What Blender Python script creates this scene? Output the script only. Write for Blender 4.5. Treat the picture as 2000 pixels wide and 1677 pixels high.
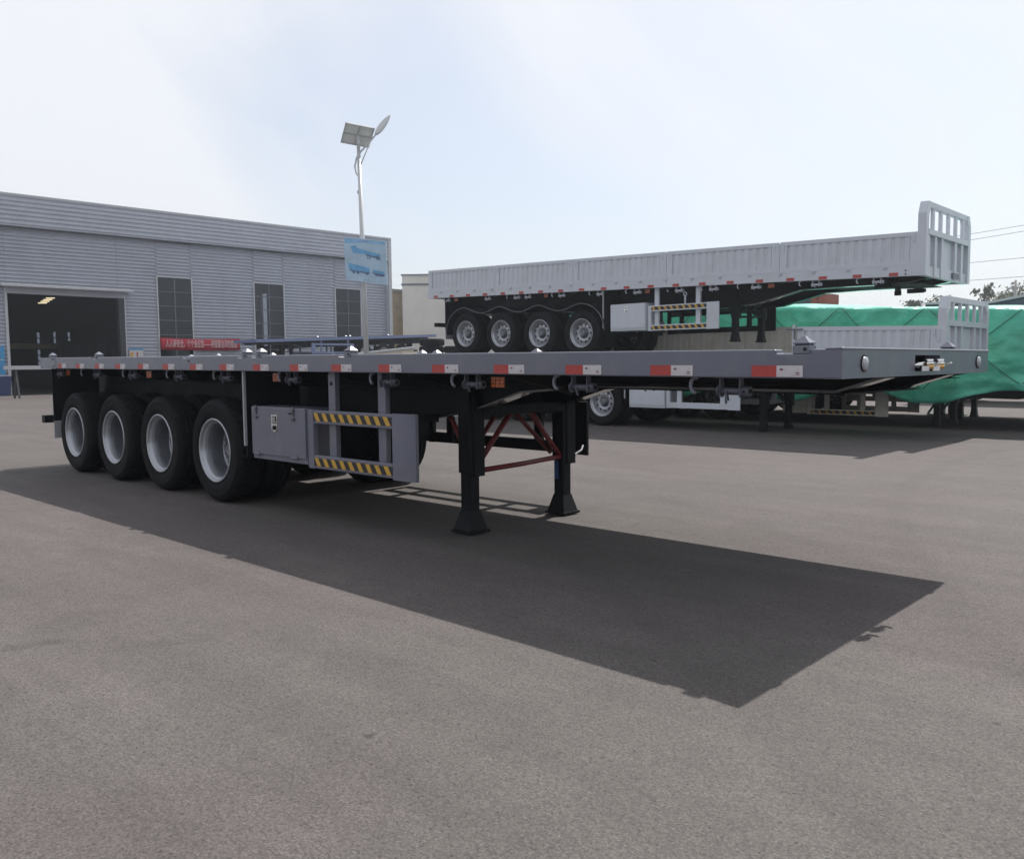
import bpy, bmesh, math, random
from mathutils import Vector, Matrix, noise
random.seed(7)
sc = bpy.context.scene
for o in list(bpy.data.objects): bpy.data.objects.remove(o)
COL = sc.collection
R = math.radians

# ------------------------------------------------------------------ camera
FPX, PITCH, ROLL, YAW = 1659.54, -0.0763, -0.0095, 2.3313      # pixels of a 2000 px wide frame, radians
CAM = Vector((1.69302, -4.11632, 1.38012))
fw = Vector((math.cos(YAW)*math.cos(PITCH), math.sin(YAW)*math.cos(PITCH), math.sin(PITCH)))
rt = fw.cross(Vector((0, 0, 1))).normalized(); up = rt.cross(fw)
rt2 = rt*math.cos(ROLL) + up*math.sin(ROLL); up2 = -rt*math.sin(ROLL) + up*math.cos(ROLL)
cd = bpy.data.cameras.new('camera'); cam = bpy.data.objects.new('camera', cd); COL.objects.link(cam)
m3 = Matrix((rt2, up2, -fw)).transposed()
cam.matrix_world = Matrix.Translation(CAM) @ m3.to_4x4()
cd.sensor_width = 36; cd.lens = FPX/2000*36; cd.clip_start = .05; cd.clip_end = 3000
sc.camera = cam
def ray(x, y): return fw + rt2*((x-1000)/FPX) - up2*((y-838.5)/FPX)
def on_y(x, y, Y):
    d = ray(x, y); return CAM + d*((Y-CAM.y)/d.y)
def on_x(x, y, X):
    d = ray(x, y); return CAM + d*((X-CAM.x)/d.x)
def at_depth(x, y, t): return CAM + ray(x, y)*t

# ------------------------------------------------------------------ sky, sun, exposure
SUN_DIR = Vector((-.0418, .762, 1)).normalized()
ELEV = math.asin(SUN_DIR.z); AZ = math.atan2(SUN_DIR.x, SUN_DIR.y)
w = bpy.data.worlds.new('World'); sc.world = w; w.use_nodes = True
N = w.node_tree.nodes; Lk = w.node_tree.links; N.clear()
def nd(t, **k):
    n = N.new(t)
    for a, b in k.items(): setattr(n, a, b)
    return n
out = nd('ShaderNodeOutputWorld'); bg = nd('ShaderNodeBackground'); bg.inputs[1].default_value = .1
sky = nd('ShaderNodeTexSky', sky_type='NISHITA', sun_disc=False, sun_elevation=ELEV, sun_rotation=AZ)
sky.dust_density = 1.5; sky.air_density = 1.0; sky.ozone_density = 1.0
tc = nd('ShaderNodeTexCoord'); sep = nd('ShaderNodeSeparateXYZ'); Lk.new(tc.outputs['Generated'], sep.inputs[0])
def mth(op, a, b=None):
    n = nd('ShaderNodeMath', operation=op)
    for i, v in enumerate((a, b)):
        if v is None: continue
        if isinstance(v, (int, float)): n.inputs[i].default_value = v
        else: Lk.new(v, n.inputs[i])
    return n.outputs[0]
# wisps run along one fixed direction of the sky
wa = (Vector((.725, .689, 0))*.80 - Vector((0, 0, 1))*.60).normalized(); wb = wa.cross(Vector((-.689, .725, 0))).normalized(); wc = wa.cross(wb)
def dotv(v, k):
    n = nd('ShaderNodeVectorMath', operation='DOT_PRODUCT'); Lk.new(tc.outputs['Generated'], n.inputs[0]); n.inputs[1].default_value = v*k; return n.outputs['Value']
cv = nd('ShaderNodeCombineXYZ'); Lk.new(dotv(wa, 1.1), cv.inputs[0]); Lk.new(dotv(wb, 2.5), cv.inputs[1]); Lk.new(dotv(wc, 1.2), cv.inputs[2])
mp = nd('ShaderNodeMapping'); Lk.new(cv.outputs[0], mp.inputs[0]); mp.inputs['Location'].default_value = (7.12, 1, 0)
nz = nd('ShaderNodeTexNoise'); nz.inputs['Scale'].default_value = 1.15; nz.inputs['Detail'].default_value = 7; nz.inputs['Roughness'].default_value = .52; nz.inputs['Distortion'].default_value = .5
Lk.new(mp.outputs[0], nz.inputs['Vector'])
rp = nd('ShaderNodeValToRGB'); rp.color_ramp.elements[0].position = .34; rp.color_ramp.elements[1].position = .55
rp.color_ramp.elements[0].color = (.56, .56, .56, 1); rp.color_ramp.elements[1].color = (.97, .97, .97, 1)
Lk.new(nz.outputs['Fac'], rp.inputs[0])
mx = nd('ShaderNodeMixRGB'); lowz = nd('ShaderNodeMapRange'); Lk.new(sep.outputs[2], lowz.inputs[0]); lowz.inputs[1].default_value = .02; lowz.inputs[2].default_value = .24; lowz.inputs[3].default_value = 1; lowz.inputs[4].default_value = 0
Lk.new(mth('MAXIMUM', rp.outputs[0], mth('MULTIPLY', lowz.outputs[0], .93)), mx.inputs[0]); Lk.new(sky.outputs[0], mx.inputs[1]); mx.inputs[2].default_value = (6.45, 6.6, 6.95, 1)
Lk.new(mx.outputs[0], bg.inputs[0]); Lk.new(bg.outputs[0], out.inputs[0])
sl = bpy.data.lights.new('sun', 'SUN'); sl.energy = 4.2; sl.angle = R(.6); sl.color = (1, .955, .90)
so = bpy.data.objects.new('sun', sl); COL.objects.link(so); so.location = (0, 20, 40)
so.rotation_euler = SUN_DIR.to_track_quat('Z', 'Y').to_euler()
vs = sc.view_settings; vs.view_transform = 'Standard'; vs.look = 'None'; vs.gamma = 1; vs.exposure = .5
sc.render.engine = 'CYCLES'

# ------------------------------------------------------------------ materials
def mat(name, col, rough=.5, metal=0., var=.12, scale=6., bump=0., bscale=60., spec=.5, coat=0., dirt=None, dscale=1.2, alpha=1., trans=0.):
    m = bpy.data.materials.new(name); m.use_nodes = True
    t = m.node_tree; n = t.nodes; l = t.links; b = n['Principled BSDF']
    b.inputs['Roughness'].default_value = rough; b.inputs['Metallic'].default_value = metal
    b.inputs['Specular IOR Level'].default_value = spec; b.inputs['Coat Weight'].default_value = coat
    tc = n.new('ShaderNodeTexCoord')
    nz = n.new('ShaderNodeTexNoise'); nz.inputs['Scale'].default_value = scale; nz.inputs['Detail'].default_value = 6; nz.inputs['Roughness'].default_value = .62
    l.new(tc.outputs['Object'], nz.inputs['Vector'])
    mr = n.new('ShaderNodeMapRange'); mr.inputs[1].default_value = .3; mr.inputs[2].default_value = .7
    mr.inputs[3].default_value = 1-var; mr.inputs[4].default_value = 1+var; l.new(nz.outputs['Fac'], mr.inputs[0])
    mu = n.new('ShaderNodeVectorMath'); mu.operation = 'SCALE'; mu.inputs[0].default_value = col[:3]; l.new(mr.outputs[0], mu.inputs['Scale'])
    outc = mu.outputs[0]
    if dirt:
        n2 = n.new('ShaderNodeTexNoise'); n2.inputs['Scale'].default_value = dscale; n2.inputs['Detail'].default_value = 8; n2.inputs['Roughness'].default_value = .7
        l.new(tc.outputs['Object'], n2.inputs['Vector'])
        rr = n.new('ShaderNodeValToRGB'); rr.color_ramp.elements[0].position = .5; rr.color_ramp.elements[1].position = .78
        rr.color_ramp.elements[1].color = (dirt[3],)*3+(1,); l.new(n2.outputs['Fac'], rr.inputs[0])
        mxx = n.new('ShaderNodeMixRGB'); l.new(rr.outputs[0], mxx.inputs[0]); l.new(outc, mxx.inputs[1]); mxx.inputs[2].default_value = (*dirt[:3], 1)
        outc = mxx.outputs[0]
    l.new(outc, b.inputs['Base Color'])
    r2 = n.new('ShaderNodeMapRange'); r2.inputs[1].default_value = .3; r2.inputs[2].default_value = .7
    r2.inputs[3].default_value = max(0, rough-.08); r2.inputs[4].default_value = min(1, rough+.1); l.new(nz.outputs['Fac'], r2.inputs[0]); l.new(r2.outputs[0], b.inputs['Roughness'])
    if bump:
        n3 = n.new('ShaderNodeTexNoise'); n3.inputs['Scale'].default_value = bscale; n3.inputs['Detail'].default_value = 3; l.new(tc.outputs['Object'], n3.inputs['Vector'])
        bp = n.new('ShaderNodeBump'); bp.inputs['Strength'].default_value = bump; bp.inputs['Distance'].default_value = .02
        l.new(n3.outputs['Fac'], bp.inputs['Height']); l.new(bp.outputs[0], b.inputs['Normal'])
    if trans: b.inputs['Transmission Weight'].default_value = trans
    b.inputs['Alpha'].default_value = alpha
    return m
def emit(name, col, s):
    m = bpy.data.materials.new(name); m.use_nodes = True; b = m.node_tree.nodes['Principled BSDF']
    b.inputs['Base Color'].default_value = (*col, 1); b.inputs['Emission Color'].default_value = (*col, 1); b.inputs['Emission Strength'].default_value = s
    return m
M = {}
M['paint'] = mat('slate_paint', (.118, .123, .162), .36, 0, .09, 2.2, .10, 5, coat=.2, dirt=(.24, .23, .22, .38), dscale=3.2)
M['winch_shade'] = mat('shaded_slate', (.075, .078, .10), .5, .1, .25, 25)  # slate darkened to put the under-deck shade into the winch colour
M['black'] = mat('black_chassis_paint', (.004, .005, .0075), .6, 0, .25, 5, .04, 30, spec=.22)
M['flange'] = mat('glossy_black_flange', (.012, .012, .014), .2, 0, .2, 6, spec=.8, coat=.6)
M['red_brace'] = mat('red_oxide_paint', (.16, .018, .02), .45, 0, .2, 9)
M['rubber'] = mat('tyre_rubber', (.006, .006, .0075), .8, 0, .3, 9, .15, 90, spec=.2, dirt=(.016, .0155, .015, .4), dscale=5)
M['rim'] = mat('silver_rim', (.36, .37, .40), .33, .5, .1, 7, .03, 40)
M['barrel_shade'] = mat('rim_barrel_shade', (.15, .158, .178), .42, .4, .12, 5, .03, 40)  # darker copy of the rim metal, paints in the shade of the dish
M['hub'] = mat('hub_iron', (.10, .105, .115), .45, .5, .2, 12)
M['chrome'] = mat('bright_metal', (.72, .72, .72), .22, 1, .1, 8)
M['brass'] = mat('brass', (.62, .36, .12), .3, 1, .15, 15)
M['white'] = mat('light_grey_paint', (.50, .53, .58), .42, 0, .05, 2.5, .04, 12, coat=.1, dirt=(.30, .29, .27, .3), dscale=1.6)
M['dirty'] = mat('weathered_cream_paint', (.60, .57, .51), .6, 0, .1, 4, .05, 20, dirt=(.36, .30, .23, .6), dscale=2.6)
M['blue_paint'] = mat('blue_grey_paint', (.16, .20, .34), .4, 0, .08, 3)
M['tape_red'] = mat('red_reflective_tape', (.36, .04, .032), .4, 0, .12, 30)
M['tape_white'] = mat('white_reflective_tape', (.50, .475, .49), .4, 0, .1, 30)
M['tape_mark'] = mat('tape_print', (.16, .05, .06), .5)
M['yellow'] = mat('yellow_warning_tape', (.52, .30, .035), .45, 0, .12, 20)
M['blacktape'] = mat('black_warning_tape', (.015, .015, .015), .5)
M['amber'] = mat('amber_lens', (.42, .09, .015), .25, 0, .2, 40)
M['lamp_white'] = mat('white_lens', (.36, .38, .41), .3, .2, .1, 40)
M['flap'] = mat('grey_mud_flap', (.34, .34, .36), .7)
M['bluemark'] = mat('blue_paint_mark', (.02, .07, .18), .5)
M['siding'] = mat('grey_siding', (.40, .42, .48), .5, .1, .06, .8, .03, 8, dirt=(.24, .24, .26, .35), dscale=.6)
M['trim'] = mat('pale_trim', (.46, .47, .49), .5, 0, .08, 2)
M['darksteel'] = mat('dark_steel', (.035, .038, .045), .6, 0, .2, 2)
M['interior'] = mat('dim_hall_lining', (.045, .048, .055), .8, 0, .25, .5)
M['mullion'] = mat('grey_mullion', (.13, .14, .16), .5, .3)
M['concrete'] = mat('concrete', (.30, .29, .27), .85, 0, .2, 2.5, .2, 30, dirt=(.16, .15, .13, .6), dscale=1.5)
M['banner'] = mat('red_banner_cloth', (.42, .022, .045), .7, 0, .1, 4, .1, 12)
M['banner_text'] = mat('pale_lettering', (.62, .58, .58), .7)
M['notice_blue'] = mat('blue_board', (.05, .26, .50), .5, 0, .15, 1.5)
M['bin'] = mat('dark_blue_plastic', (.03, .045, .13), .5, 0, .2, 4)
M['beige'] = mat('cream_render', (.64, .61, .56), .85, 0, .08, .5, .05, 4, dirt=(.36, .33, .28, .4), dscale=.3)
M['oldwall'] = mat('weathered_plaster', (.50, .41, .28), .9, 0, .2, .9, .2, 5, dirt=(.26, .19, .11, .7), dscale=.5)
M['pole'] = mat('galvanised_white', (.50, .51, .52), .4, .2, .05, 3)
M['panelback'] = mat('panel_backsheet', (.78, .79, .79), .6, 0, .05, 3)
M['cell'] = mat('solar_cell', (.01, .015, .05), .15)
M['green'] = None
M['navy'] = mat('navy_paint', (.05, .07, .11), .5, 0, .15, 1)
M['rust'] = mat('rust_red_paint', (.26, .075, .045), .7, 0, .25, 3)
M['wood'] = mat('pale_canvas', (.48, .42, .32), .85, 0, .15, 3, .15, 20)
M['bark'] = mat('bark', (.10, .08, .06), .9, 0, .3, 8)
M['leaf'] = mat('leaf', (.075, .10, .04), .6, 0, .45, .7)
M['leaf2'] = mat('pale_leaf', (.12, .13, .06), .6, 0, .45, .7)
M['cable'] = mat('cable', (.10, .10, .11), .6)
M['rope'] = mat('dark_rope', (.02, .045, .04), .8)
M['greenpaint'] = mat('green_paint', (.05, .16, .10), .6)
M['lightstrip'] = emit('hall_lamp', (1, .84, .55), .8)

def tarp_mat():
    m = mat('green_tarpaulin', (.065, .45, .315), .40, 0, .16, 1.8, .8, 11, coat=.15, dirt=(.10, .36, .28, .5), dscale=.9)
    t = m.node_tree; n = t.nodes; l = t.links; b = n['Principled BSDF']; tc = n.new('ShaderNodeTexCoord')
    nz = n.new('ShaderNodeTexNoise'); nz.inputs['Scale'].default_value = 1.3; nz.inputs['Detail'].default_value = 4; l.new(tc.outputs['Object'], nz.inputs['Vector'])
    ad = n.new('ShaderNodeVectorMath'); ad.operation = 'ADD'; l.new(tc.outputs['Object'], ad.inputs[0]); l.new(nz.outputs['Color'], ad.inputs[1])
    vo = n.new('ShaderNodeTexVoronoi'); vo.inputs['Scale'].default_value = 2.3; l.new(ad.outputs[0], vo.inputs['Vector'])
    bp = n.new('ShaderNodeBump'); bp.inputs['Strength'].default_value = .28; bp.inputs['Distance'].default_value = .10; l.new(vo.outputs['Distance'], bp.inputs['Height'])
    old = b.inputs['Normal'].links[0].from_socket; l.new(old, bp.inputs['Normal']); l.new(bp.outputs[0], b.inputs['Normal'])
    return m
M['green'] = tarp_mat()
def glass_mat():
    m = bpy.data.materials.new('tinted_glass'); m.use_nodes = True; n = m.node_tree.nodes; l = m.node_tree.links
    n.remove(n['Principled BSDF']); o = n['Material Output']
    t = n.new('ShaderNodeBsdfTransparent'); t.inputs[0].default_value = (.42, .44, .48, 1)
    g = n.new('ShaderNodeBsdfGlossy'); g.inputs['Roughness'].default_value = .06; g.inputs[0].default_value = (.75, .78, .85, 1)
    x = n.new('ShaderNodeMixShader'); x.inputs[0].default_value = .045; l.new(t.outputs[0], x.inputs[1]); l.new(g.outputs[0], x.inputs[2]); l.new(x.outputs[0], o.inputs[0])
    return m
M['glass'] = glass_mat()
def asphalt_mat():
    m = bpy.data.materials.new('asphalt'); m.use_nodes = True; n = m.node_tree.nodes; l = m.node_tree.links; b = n['Principled BSDF']
    tc = n.new('ShaderNodeTexCoord')
    def nse(s, d=4, r=.6, vec=None, dist=0):
        q = n.new('ShaderNodeTexNoise'); q.inputs['Scale'].default_value = s; q.inputs['Detail'].default_value = d; q.inputs['Roughness'].default_value = r; q.inputs['Distortion'].default_value = dist
        l.new(vec or tc.outputs['Object'], q.inputs['Vector']); return q.outputs['Fac']
    def mr(v, a, b_, c, d):
        q = n.new('ShaderNodeMapRange'); l.new(v, q.inputs[0])
        for i, k in enumerate((a, b_, c, d)): q.inputs[i+1].default_value = k
        return q.outputs[0]
    def mul(a, c):
        q = n.new('ShaderNodeMath'); q.operation = 'MULTIPLY'; l.new(a, q.inputs[0]); l.new(c, q.inputs[1]); return q.outputs[0]
    grain = mr(nse(110, 4, .7), .34, .66, .66, 1.34)
    vor = n.new('ShaderNodeTexVoronoi'); vor.inputs['Scale'].default_value = 105; l.new(tc.outputs['Object'], vor.inputs['Vector'])
    sepc = n.new('ShaderNodeSeparateXYZ'); l.new(vor.outputs['Color'], sepc.inputs[0])
    stone = mr(sepc.outputs[0], 0, 1, .79, 1.20)
    pit = mr(nse(60, 2, .5), .31, .40, .55, 1)
    mid = mr(nse(3.2, 6, .65), .35, .65, .94, 1.06)
    big = mr(nse(.35, 5, .6), .35, .65, .93, 1.07)
    mp = n.new('ShaderNodeMapping'); mp.inputs['Rotation'].default_value = (0, 0, R(-12)); mp.inputs['Scale'].default_value = (.25, 2.2, 1); l.new(tc.outputs['Object'], mp.inputs[0])
    streak = mr(nse(1.1, 6, .65, mp.outputs[0], .3), .38, .62, .92, 1.07)
    stain = mr(nse(1.05, 4, .55, None, .4), .64, .76, 1, .80)
    v = grain
    # faint tyre tracks: pairs of wide arcs worn into the surface
    def track(cx, cy, rad, wd, dark):
        d = n.new('ShaderNodeVectorMath'); d.operation = 'DISTANCE'; l.new(tc.outputs['Object'], d.inputs[0]); d.inputs[1].default_value = (cx, cy, 0)
        q = n.new('ShaderNodeMath'); q.operation = 'SUBTRACT'; l.new(d.outputs['Value'], q.inputs[0]); q.inputs[1].default_value = rad
        a_ = n.new('ShaderNodeMath'); a_.operation = 'ABSOLUTE'; l.new(q.outputs[0], a_.inputs[0])
        band = mr(a_.outputs[0], wd*.4, wd, 1, 0); band = mul(band, mr(nse(1.6, 4, .6), .35, .65, .2, 1))
        return mr(band, 0, 1, 1, dark)
    tracks = [track(14, 9, 14.0, .16, .88), track(14, 9, 15.9, .16, .88), track(-12, -16, 19.2, .15, .90), track(-12, -16, 21.1, .15, .90), track(3, -30, 29.6, .13, 1.08), track(3, -30, 31.4, .13, 1.08)]
    oil = mr(nse(.9, 3, .5, None, .2), .69, .73, 1, .62); oil2 = mr(nse(6.5, 2, .5), .72, .76, 1, .6)
    for q in [stone, pit, mid, big, streak, stain, oil, oil2]+tracks: v = mul(v, q)
    # warm to grey patches
    mxc = n.new('ShaderNodeMixRGB'); l.new(mr(nse(.22, 3), .4, .6, 0, 1), mxc.inputs[0]); mxc.inputs[1].default_value = (.097, .0835, .082, 1); mxc.inputs[2].default_value = (.092, .0835, .0795, 1)
    sc_ = n.new('ShaderNodeVectorMath'); sc_.operation = 'SCALE'; l.new(mxc.outputs[0], sc_.inputs[0]); l.new(v, sc_.inputs['Scale'])
    # hairline cracks
    vc = n.new('ShaderNodeTexVoronoi'); vc.feature = 'DISTANCE_TO_EDGE'; vc.inputs['Scale'].default_value = .14
    dv = n.new('ShaderNodeVectorMath'); dv.operation = 'ADD'; l.new(tc.outputs['Object'], dv.inputs[0])
    nn = n.new('ShaderNodeTexNoise'); nn.inputs['Scale'].default_value = .8; nn.inputs['Detail'].default_value = 6; l.new(tc.outputs['Object'], nn.inputs['Vector'])
    l.new(nn.outputs['Color'], dv.inputs[1]); l.new(dv.outputs[0], vc.inputs['Vector'])
    ck = mul(mr(vc.outputs['Distance'], 0, .0016, 1, 0), mr(nse(.3, 2), .5, .58, 0, .55))
    mk = n.new('ShaderNodeMixRGB'); l.new(ck, mk.inputs[0]); l.new(sc_.outputs[0], mk.inputs[1]); mk.inputs[2].default_value = (.05, .047, .045, 1)
    l.new(mk.outputs[0], b.inputs['Base Color'])
    l.new(mr(nse(30, 3), .3, .7, .78, .95), b.inputs['Roughness']); b.inputs['Specular IOR Level'].default_value = .3
    bp = n.new('ShaderNodeBump'); bp.inputs['Strength'].default_value = .55; bp.inputs['Distance'].default_value = .006
    l.new(nse(120, 3, .6), bp.inputs['Height']); l.new(bp.outputs[0], b.inputs['Normal'])
    return m
M['asphalt'] = asphalt_mat()

# ------------------------------------------------------------------ mesh builder
class MB:
    def __init__(s): s.v = []; s.f = []; s.m = []; s.sm = []
    def add(s, vs, fs, mi=0, smooth=False):
        o = len(s.v); s.v += [tuple(p) for p in vs]
        for f in fs: s.f.append([i+o for i in f]); s.m.append(mi); s.sm.append(smooth)
        return s
    def box(s, x0, x1, y0, y1, z0, z1, mi=0):
        return s.add([(x0,y0,z0),(x1,y0,z0),(x1,y1,z0),(x0,y1,z0),(x0,y0,z1),(x1,y0,z1),(x1,y1,z1),(x0,y1,z1)],
                     [(0,3,2,1),(4,5,6,7),(0,1,5,4),(1,2,6,5),(2,3,7,6),(3,0,4,7)], mi)
    def bar(s, p, q, wd, ht, upv=(0,0,1), mi=0):
        p = Vector(p); q = Vector(q); d = (q-p).normalized(); u = Vector(upv)
        a = d.cross(u)
        if a.length < 1e-4: a = d.cross(Vector((1,0,0)))
        a.normalize(); u = a.cross(d).normalized(); a *= wd/2; u *= ht/2
        vs = [p-a-u, p+a-u, p+a+u, p-a+u, q-a-u, q+a-u, q+a+u, q-a+u]
        return s.add(vs, [(0,1,2,3),(4,7,6,5),(0,4,5,1),(1,5,6,2),(2,6,7,3),(3,7,4,0)], mi)
    def prism(s, poly, ax, a, b, mi=0):
        # poly: 2d points in the two axes other than ax
        def P(u, v, t): return {'x': (t,u,v), 'y': (u,t,v), 'z': (u,v,t)}[ax]
        n = len(poly); vs = [P(u,v,a) for u,v in poly]+[P(u,v,b) for u,v in poly]
        fs = [tuple(range(n)), tuple(range(2*n-1, n-1, -1))]+[(i, (i+1)%n+n-n*0 if False else (i+1)%n, (i+1)%n+n, i+n) for i in range(n)]
        return s.add(vs, fs, mi)
    def tube(s, pts, r, seg=8, mi=0, caps=True, smooth=True):
        pts = [Vector(p) for p in pts]; rs = r if isinstance(r, (list, tuple)) else [r]*len(pts)
        vs = []; fs = []; prev = None
        for i, p in enumerate(pts):
            d = (pts[min(i+1, len(pts)-1)]-pts[max(i-1, 0)]).normalized()
            a = prev if prev is not None else d.cross(Vector((0,0,1)) if abs(d.z) < .9 else Vector((1,0,0)))
            a = (a-d*a.dot(d)).normalized(); prev = a; b = d.cross(a)
            for k in range(seg):
                t = 2*math.pi*k/seg; vs.append(p+(a*math.cos(t)+b*math.sin(t))*rs[i])
        for i in range(len(pts)-1):
            for k in range(seg):
                k2 = (k+1) % seg; fs.append((i*seg+k, i*seg+k2, (i+1)*seg+k2, (i+1)*seg+k))
        s.add(vs, fs, mi, smooth)
        if caps:
            o = len(s.v)-len(vs)
            s.f.append([o+k for k in range(seg)][::-1]); s.m.append(mi); s.sm.append(False)
            s.f.append([o+(len(pts)-1)*seg+k for k in range(seg)]); s.m.append(mi); s.sm.append(False)
        return s
    def cyl(s, p, q, r, seg=14, mi=0): return s.tube([p, q], r, seg, mi, True, True)
    def lathe(s, prof, seg=48, c=(0,0,0), mi=0, rmod=None, smooth=True):
        # profile (r, y), axis y
        n = len(prof); vs = []; fs = []
        for k in range(seg):
            t = 2*math.pi*k/seg
            for j, (r, y) in enumerate(prof):
                rr = r+(rmod(j, k) if rmod else 0)
                vs.append((c[0]+rr*math.cos(t), c[1]+y, c[2]+rr*math.sin(t)))
        for k in range(seg):
            k2 = (k+1) % seg
            for j in range(n-1): fs.append((k*n+j, k2*n+j, k2*n+j+1, k*n+j+1))
        return s.add(vs, fs, mi, smooth)
    def mesh(s, name, mats, warp=None):
        v = [warp(p) for p in s.v] if warp else s.v
        me = bpy.data.meshes.new(name); me.from_pydata(v, [], s.f)
        for k in (mats if isinstance(mats, (list, tuple)) else [mats]): me.materials.append(M[k])
        me.polygons.foreach_set('material_index', s.m); me.polygons.foreach_set('use_smooth', s.sm)
        bm = bmesh.new(); bm.from_mesh(me); bmesh.ops.recalc_face_normals(bm, faces=bm.faces); bm.to_mesh(me); bm.free()
        me.update(); return me
    def build(s, name, mats, parent=None, loc=None, warp=None, bevel=0, **k):
        return put(name, s.mesh(name, mats, warp), parent, loc, bevel, **k)
def put(name, me, parent=None, loc=None, bevel=0, rot=None, kind=None, label=None):
    o = bpy.data.objects.new(name, me); COL.objects.link(o)
    if parent: o.parent = parent
    if loc is not None: o.location = loc
    if rot is not None: o.rotation_euler = rot
    if bevel:
        b = o.modifiers.new('bevel', 'BEVEL'); b.width = bevel; b.segments = 2; b.limit_method = 'ANGLE'; b.angle_limit = R(50)
    if kind: o['kind'] = kind
    if label: o['label'] = label
    return o
def thing(name, label, cat, loc=(0,0,0), rotz=0, group=None):
    o = bpy.data.objects.new(name, None); COL.objects.link(o); o.empty_display_size = .3
    o.location = loc; o.rotation_euler = (0, 0, rotz); tag(o, label, cat, group); return o
def tag(o, label, cat, group=None):
    o['label'] = label; o['category'] = cat
    if group: o['group'] = group
    return o

# ------------------------------------------------------------------ ground
g = MB()
g.add([(-400,-400,0),(400,-400,0),(400,400,0),(-400,400,0)], [(0,1,2,3)])
g.build('ground', 'asphalt', kind='structure')

# ------------------------------------------------------------------ shared wheel meshes (axis y, outer face towards -y)
def tyre_mesh(seg, teeth):
    prof = [(.297,.05),(.312,.028),(.33,.02),(.345,.012),(.352,.012),(.36,.004),(.42,.0),(.455,.002),(.462,-.001),(.468,.003),(.492,.014),(.512,.03),
            (.527,.05),(.533,.085),(.524,.09),(.524,.098),(.535,.103),(.536,.142),(.524,.146),(.524,.154),(.536,.158),(.535,.197),(.524,.202),(.524,.21),(.533,.215),(.527,.25),
            (.512,.27),(.48,.292),(.42,.30),(.34,.28),(.297,.25)]
    def rm(j, k):
        if not teeth: return 0
        if j in (12, 13): return -.022 if k % 3 == 0 else 0
        if j in (24, 25): return -.022 if k % 3 == 1 else 0
        if j in (16, 17, 20, 21): return -.016 if (k+j//4) % 3 == 0 else 0
        if j == 11 or j == 26: return -.006 if k % 3 == (0 if j == 11 else 1) else 0
        return 0
    return MB().lathe(prof, seg, rmod=rm).mesh('tyre', 'rubber')
TYRE = tyre_mesh(126, True); TYRE_LOW = tyre_mesh(36, False)
def rim_deep():
    b = MB()
    b.lathe([(.300,.055),(.312,.030),(.325,.020),(.329,.010),(.323,.003),(.313,.004),(.306,.014),(.302,.030),(.292,.040),(.283,.044),(.280,.056),(.275,.075)], 64)
    b.lathe([(.275,.075),(.262,.098),(.257,.13),(.255,.235)], 64, mi=1)
    b.lathe([(.255,.235),(.250,.244),(.240,.244),(.234,.236)], 64)
    b.lathe([(.234,.236),(.224,.232),(.216,.246)], 64, mi=1)
    b.lathe([(.216,.246),(.208,.250),(.198,.242)], 64)
    b.lathe([(.198,.242),(.186,.228),(.172,.222),(.150,.220),(.118,.223),(.10,.23),(.10,.26)], 64, mi=1)
    return b.mesh('wheel', ['rim', 'barrel_shade'])
def hub_deep():
    b = MB()
    b.lathe([(.112,.24),(.112,.205),(.104,.197),(.086,.195),(.080,.180),(.074,.175),(.070,.178),(.0,.178)], 32, mi=0)
    b.lathe([(.062,.178),(.062,.172),(.052,.172),(.052,.178)], 32, mi=1)
    for a, c in (((-.03,-.02),(.012,.035)), ((-.012,-.035),(.03,.02)), ((-.03,.006),(.03,-.006))):
        b.bar((a[0],.174,a[1]), (c[0],.174,c[1]), .010, .006, (0,1,0), 1)
    for k in range(10):
        t = 2*math.pi*(k+.5)/10; x, z = .158*math.cos(t), .158*math.sin(t); b.cyl((x,.226,z), (x,.196,z), .016, 6, 1)
    return b.mesh('hub', ['hub', 'rim'])
def rim_dish():
    b = MB()
    b.lathe([(.300,.055),(.312,.030),(.325,.020),(.329,.010),(.323,.003),(.313,.004),(.306,.014),(.302,.030),(.292,.042),(.281,.048),(.276,.07),(.262,.095),(.258,.13),
             (.245,.150),(.232,.145),(.222,.118),(.205,.104),(.172,.098),(.150,.10),(.128,.112),(.10,.112),(.10,.14)], 48)
    for k in range(10):
        t = 2*math.pi*k/10; x, z = .198*math.cos(t), .198*math.sin(t); b.cyl((x,.11,z), (x,.0985,z), .024, 10, 1)  # black discs painted for the dark inside the hand holes
    return b.mesh('wheel', ['rim', 'black'])
def hub_dish():
    b = MB()
    b.lathe([(.112,.115),(.112,.095),(.100,.080),(.080,.075),(.074,.055),(.066,.050),(.0,.050)], 24, mi=0)
    b.lathe([(.058,.05),(.058,.044),(.049,.044),(.049,.05)], 24, mi=1)
    for a, c in (((-.03,-.02),(.012,.035)), ((-.012,-.035),(.03,.02))): b.bar((a[0],.046,a[1]), (c[0],.046,c[1]), .009, .006, (0,1,0), 1)
    return b.mesh('hub', ['hub', 'rim'])
RIM_A, HUB_A, RIM_B, HUB_B = rim_deep(), hub_deep(), rim_dish(), hub_dish()
def add_wheel(par, x, y, z, side, deep, lod, spin=0., name='wheel', hi=True):
    rot = (0, spin, 0) if side < 0 else (0, spin, math.pi)
    wh = put(name, RIM_A if deep else RIM_B, par, (x, y, z), rot=rot)
    put('tyre', TYRE if lod else TYRE_LOW, wh)
    if hi: put('hub', HUB_A if deep else HUB_B, wh)
    return wh

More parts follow.
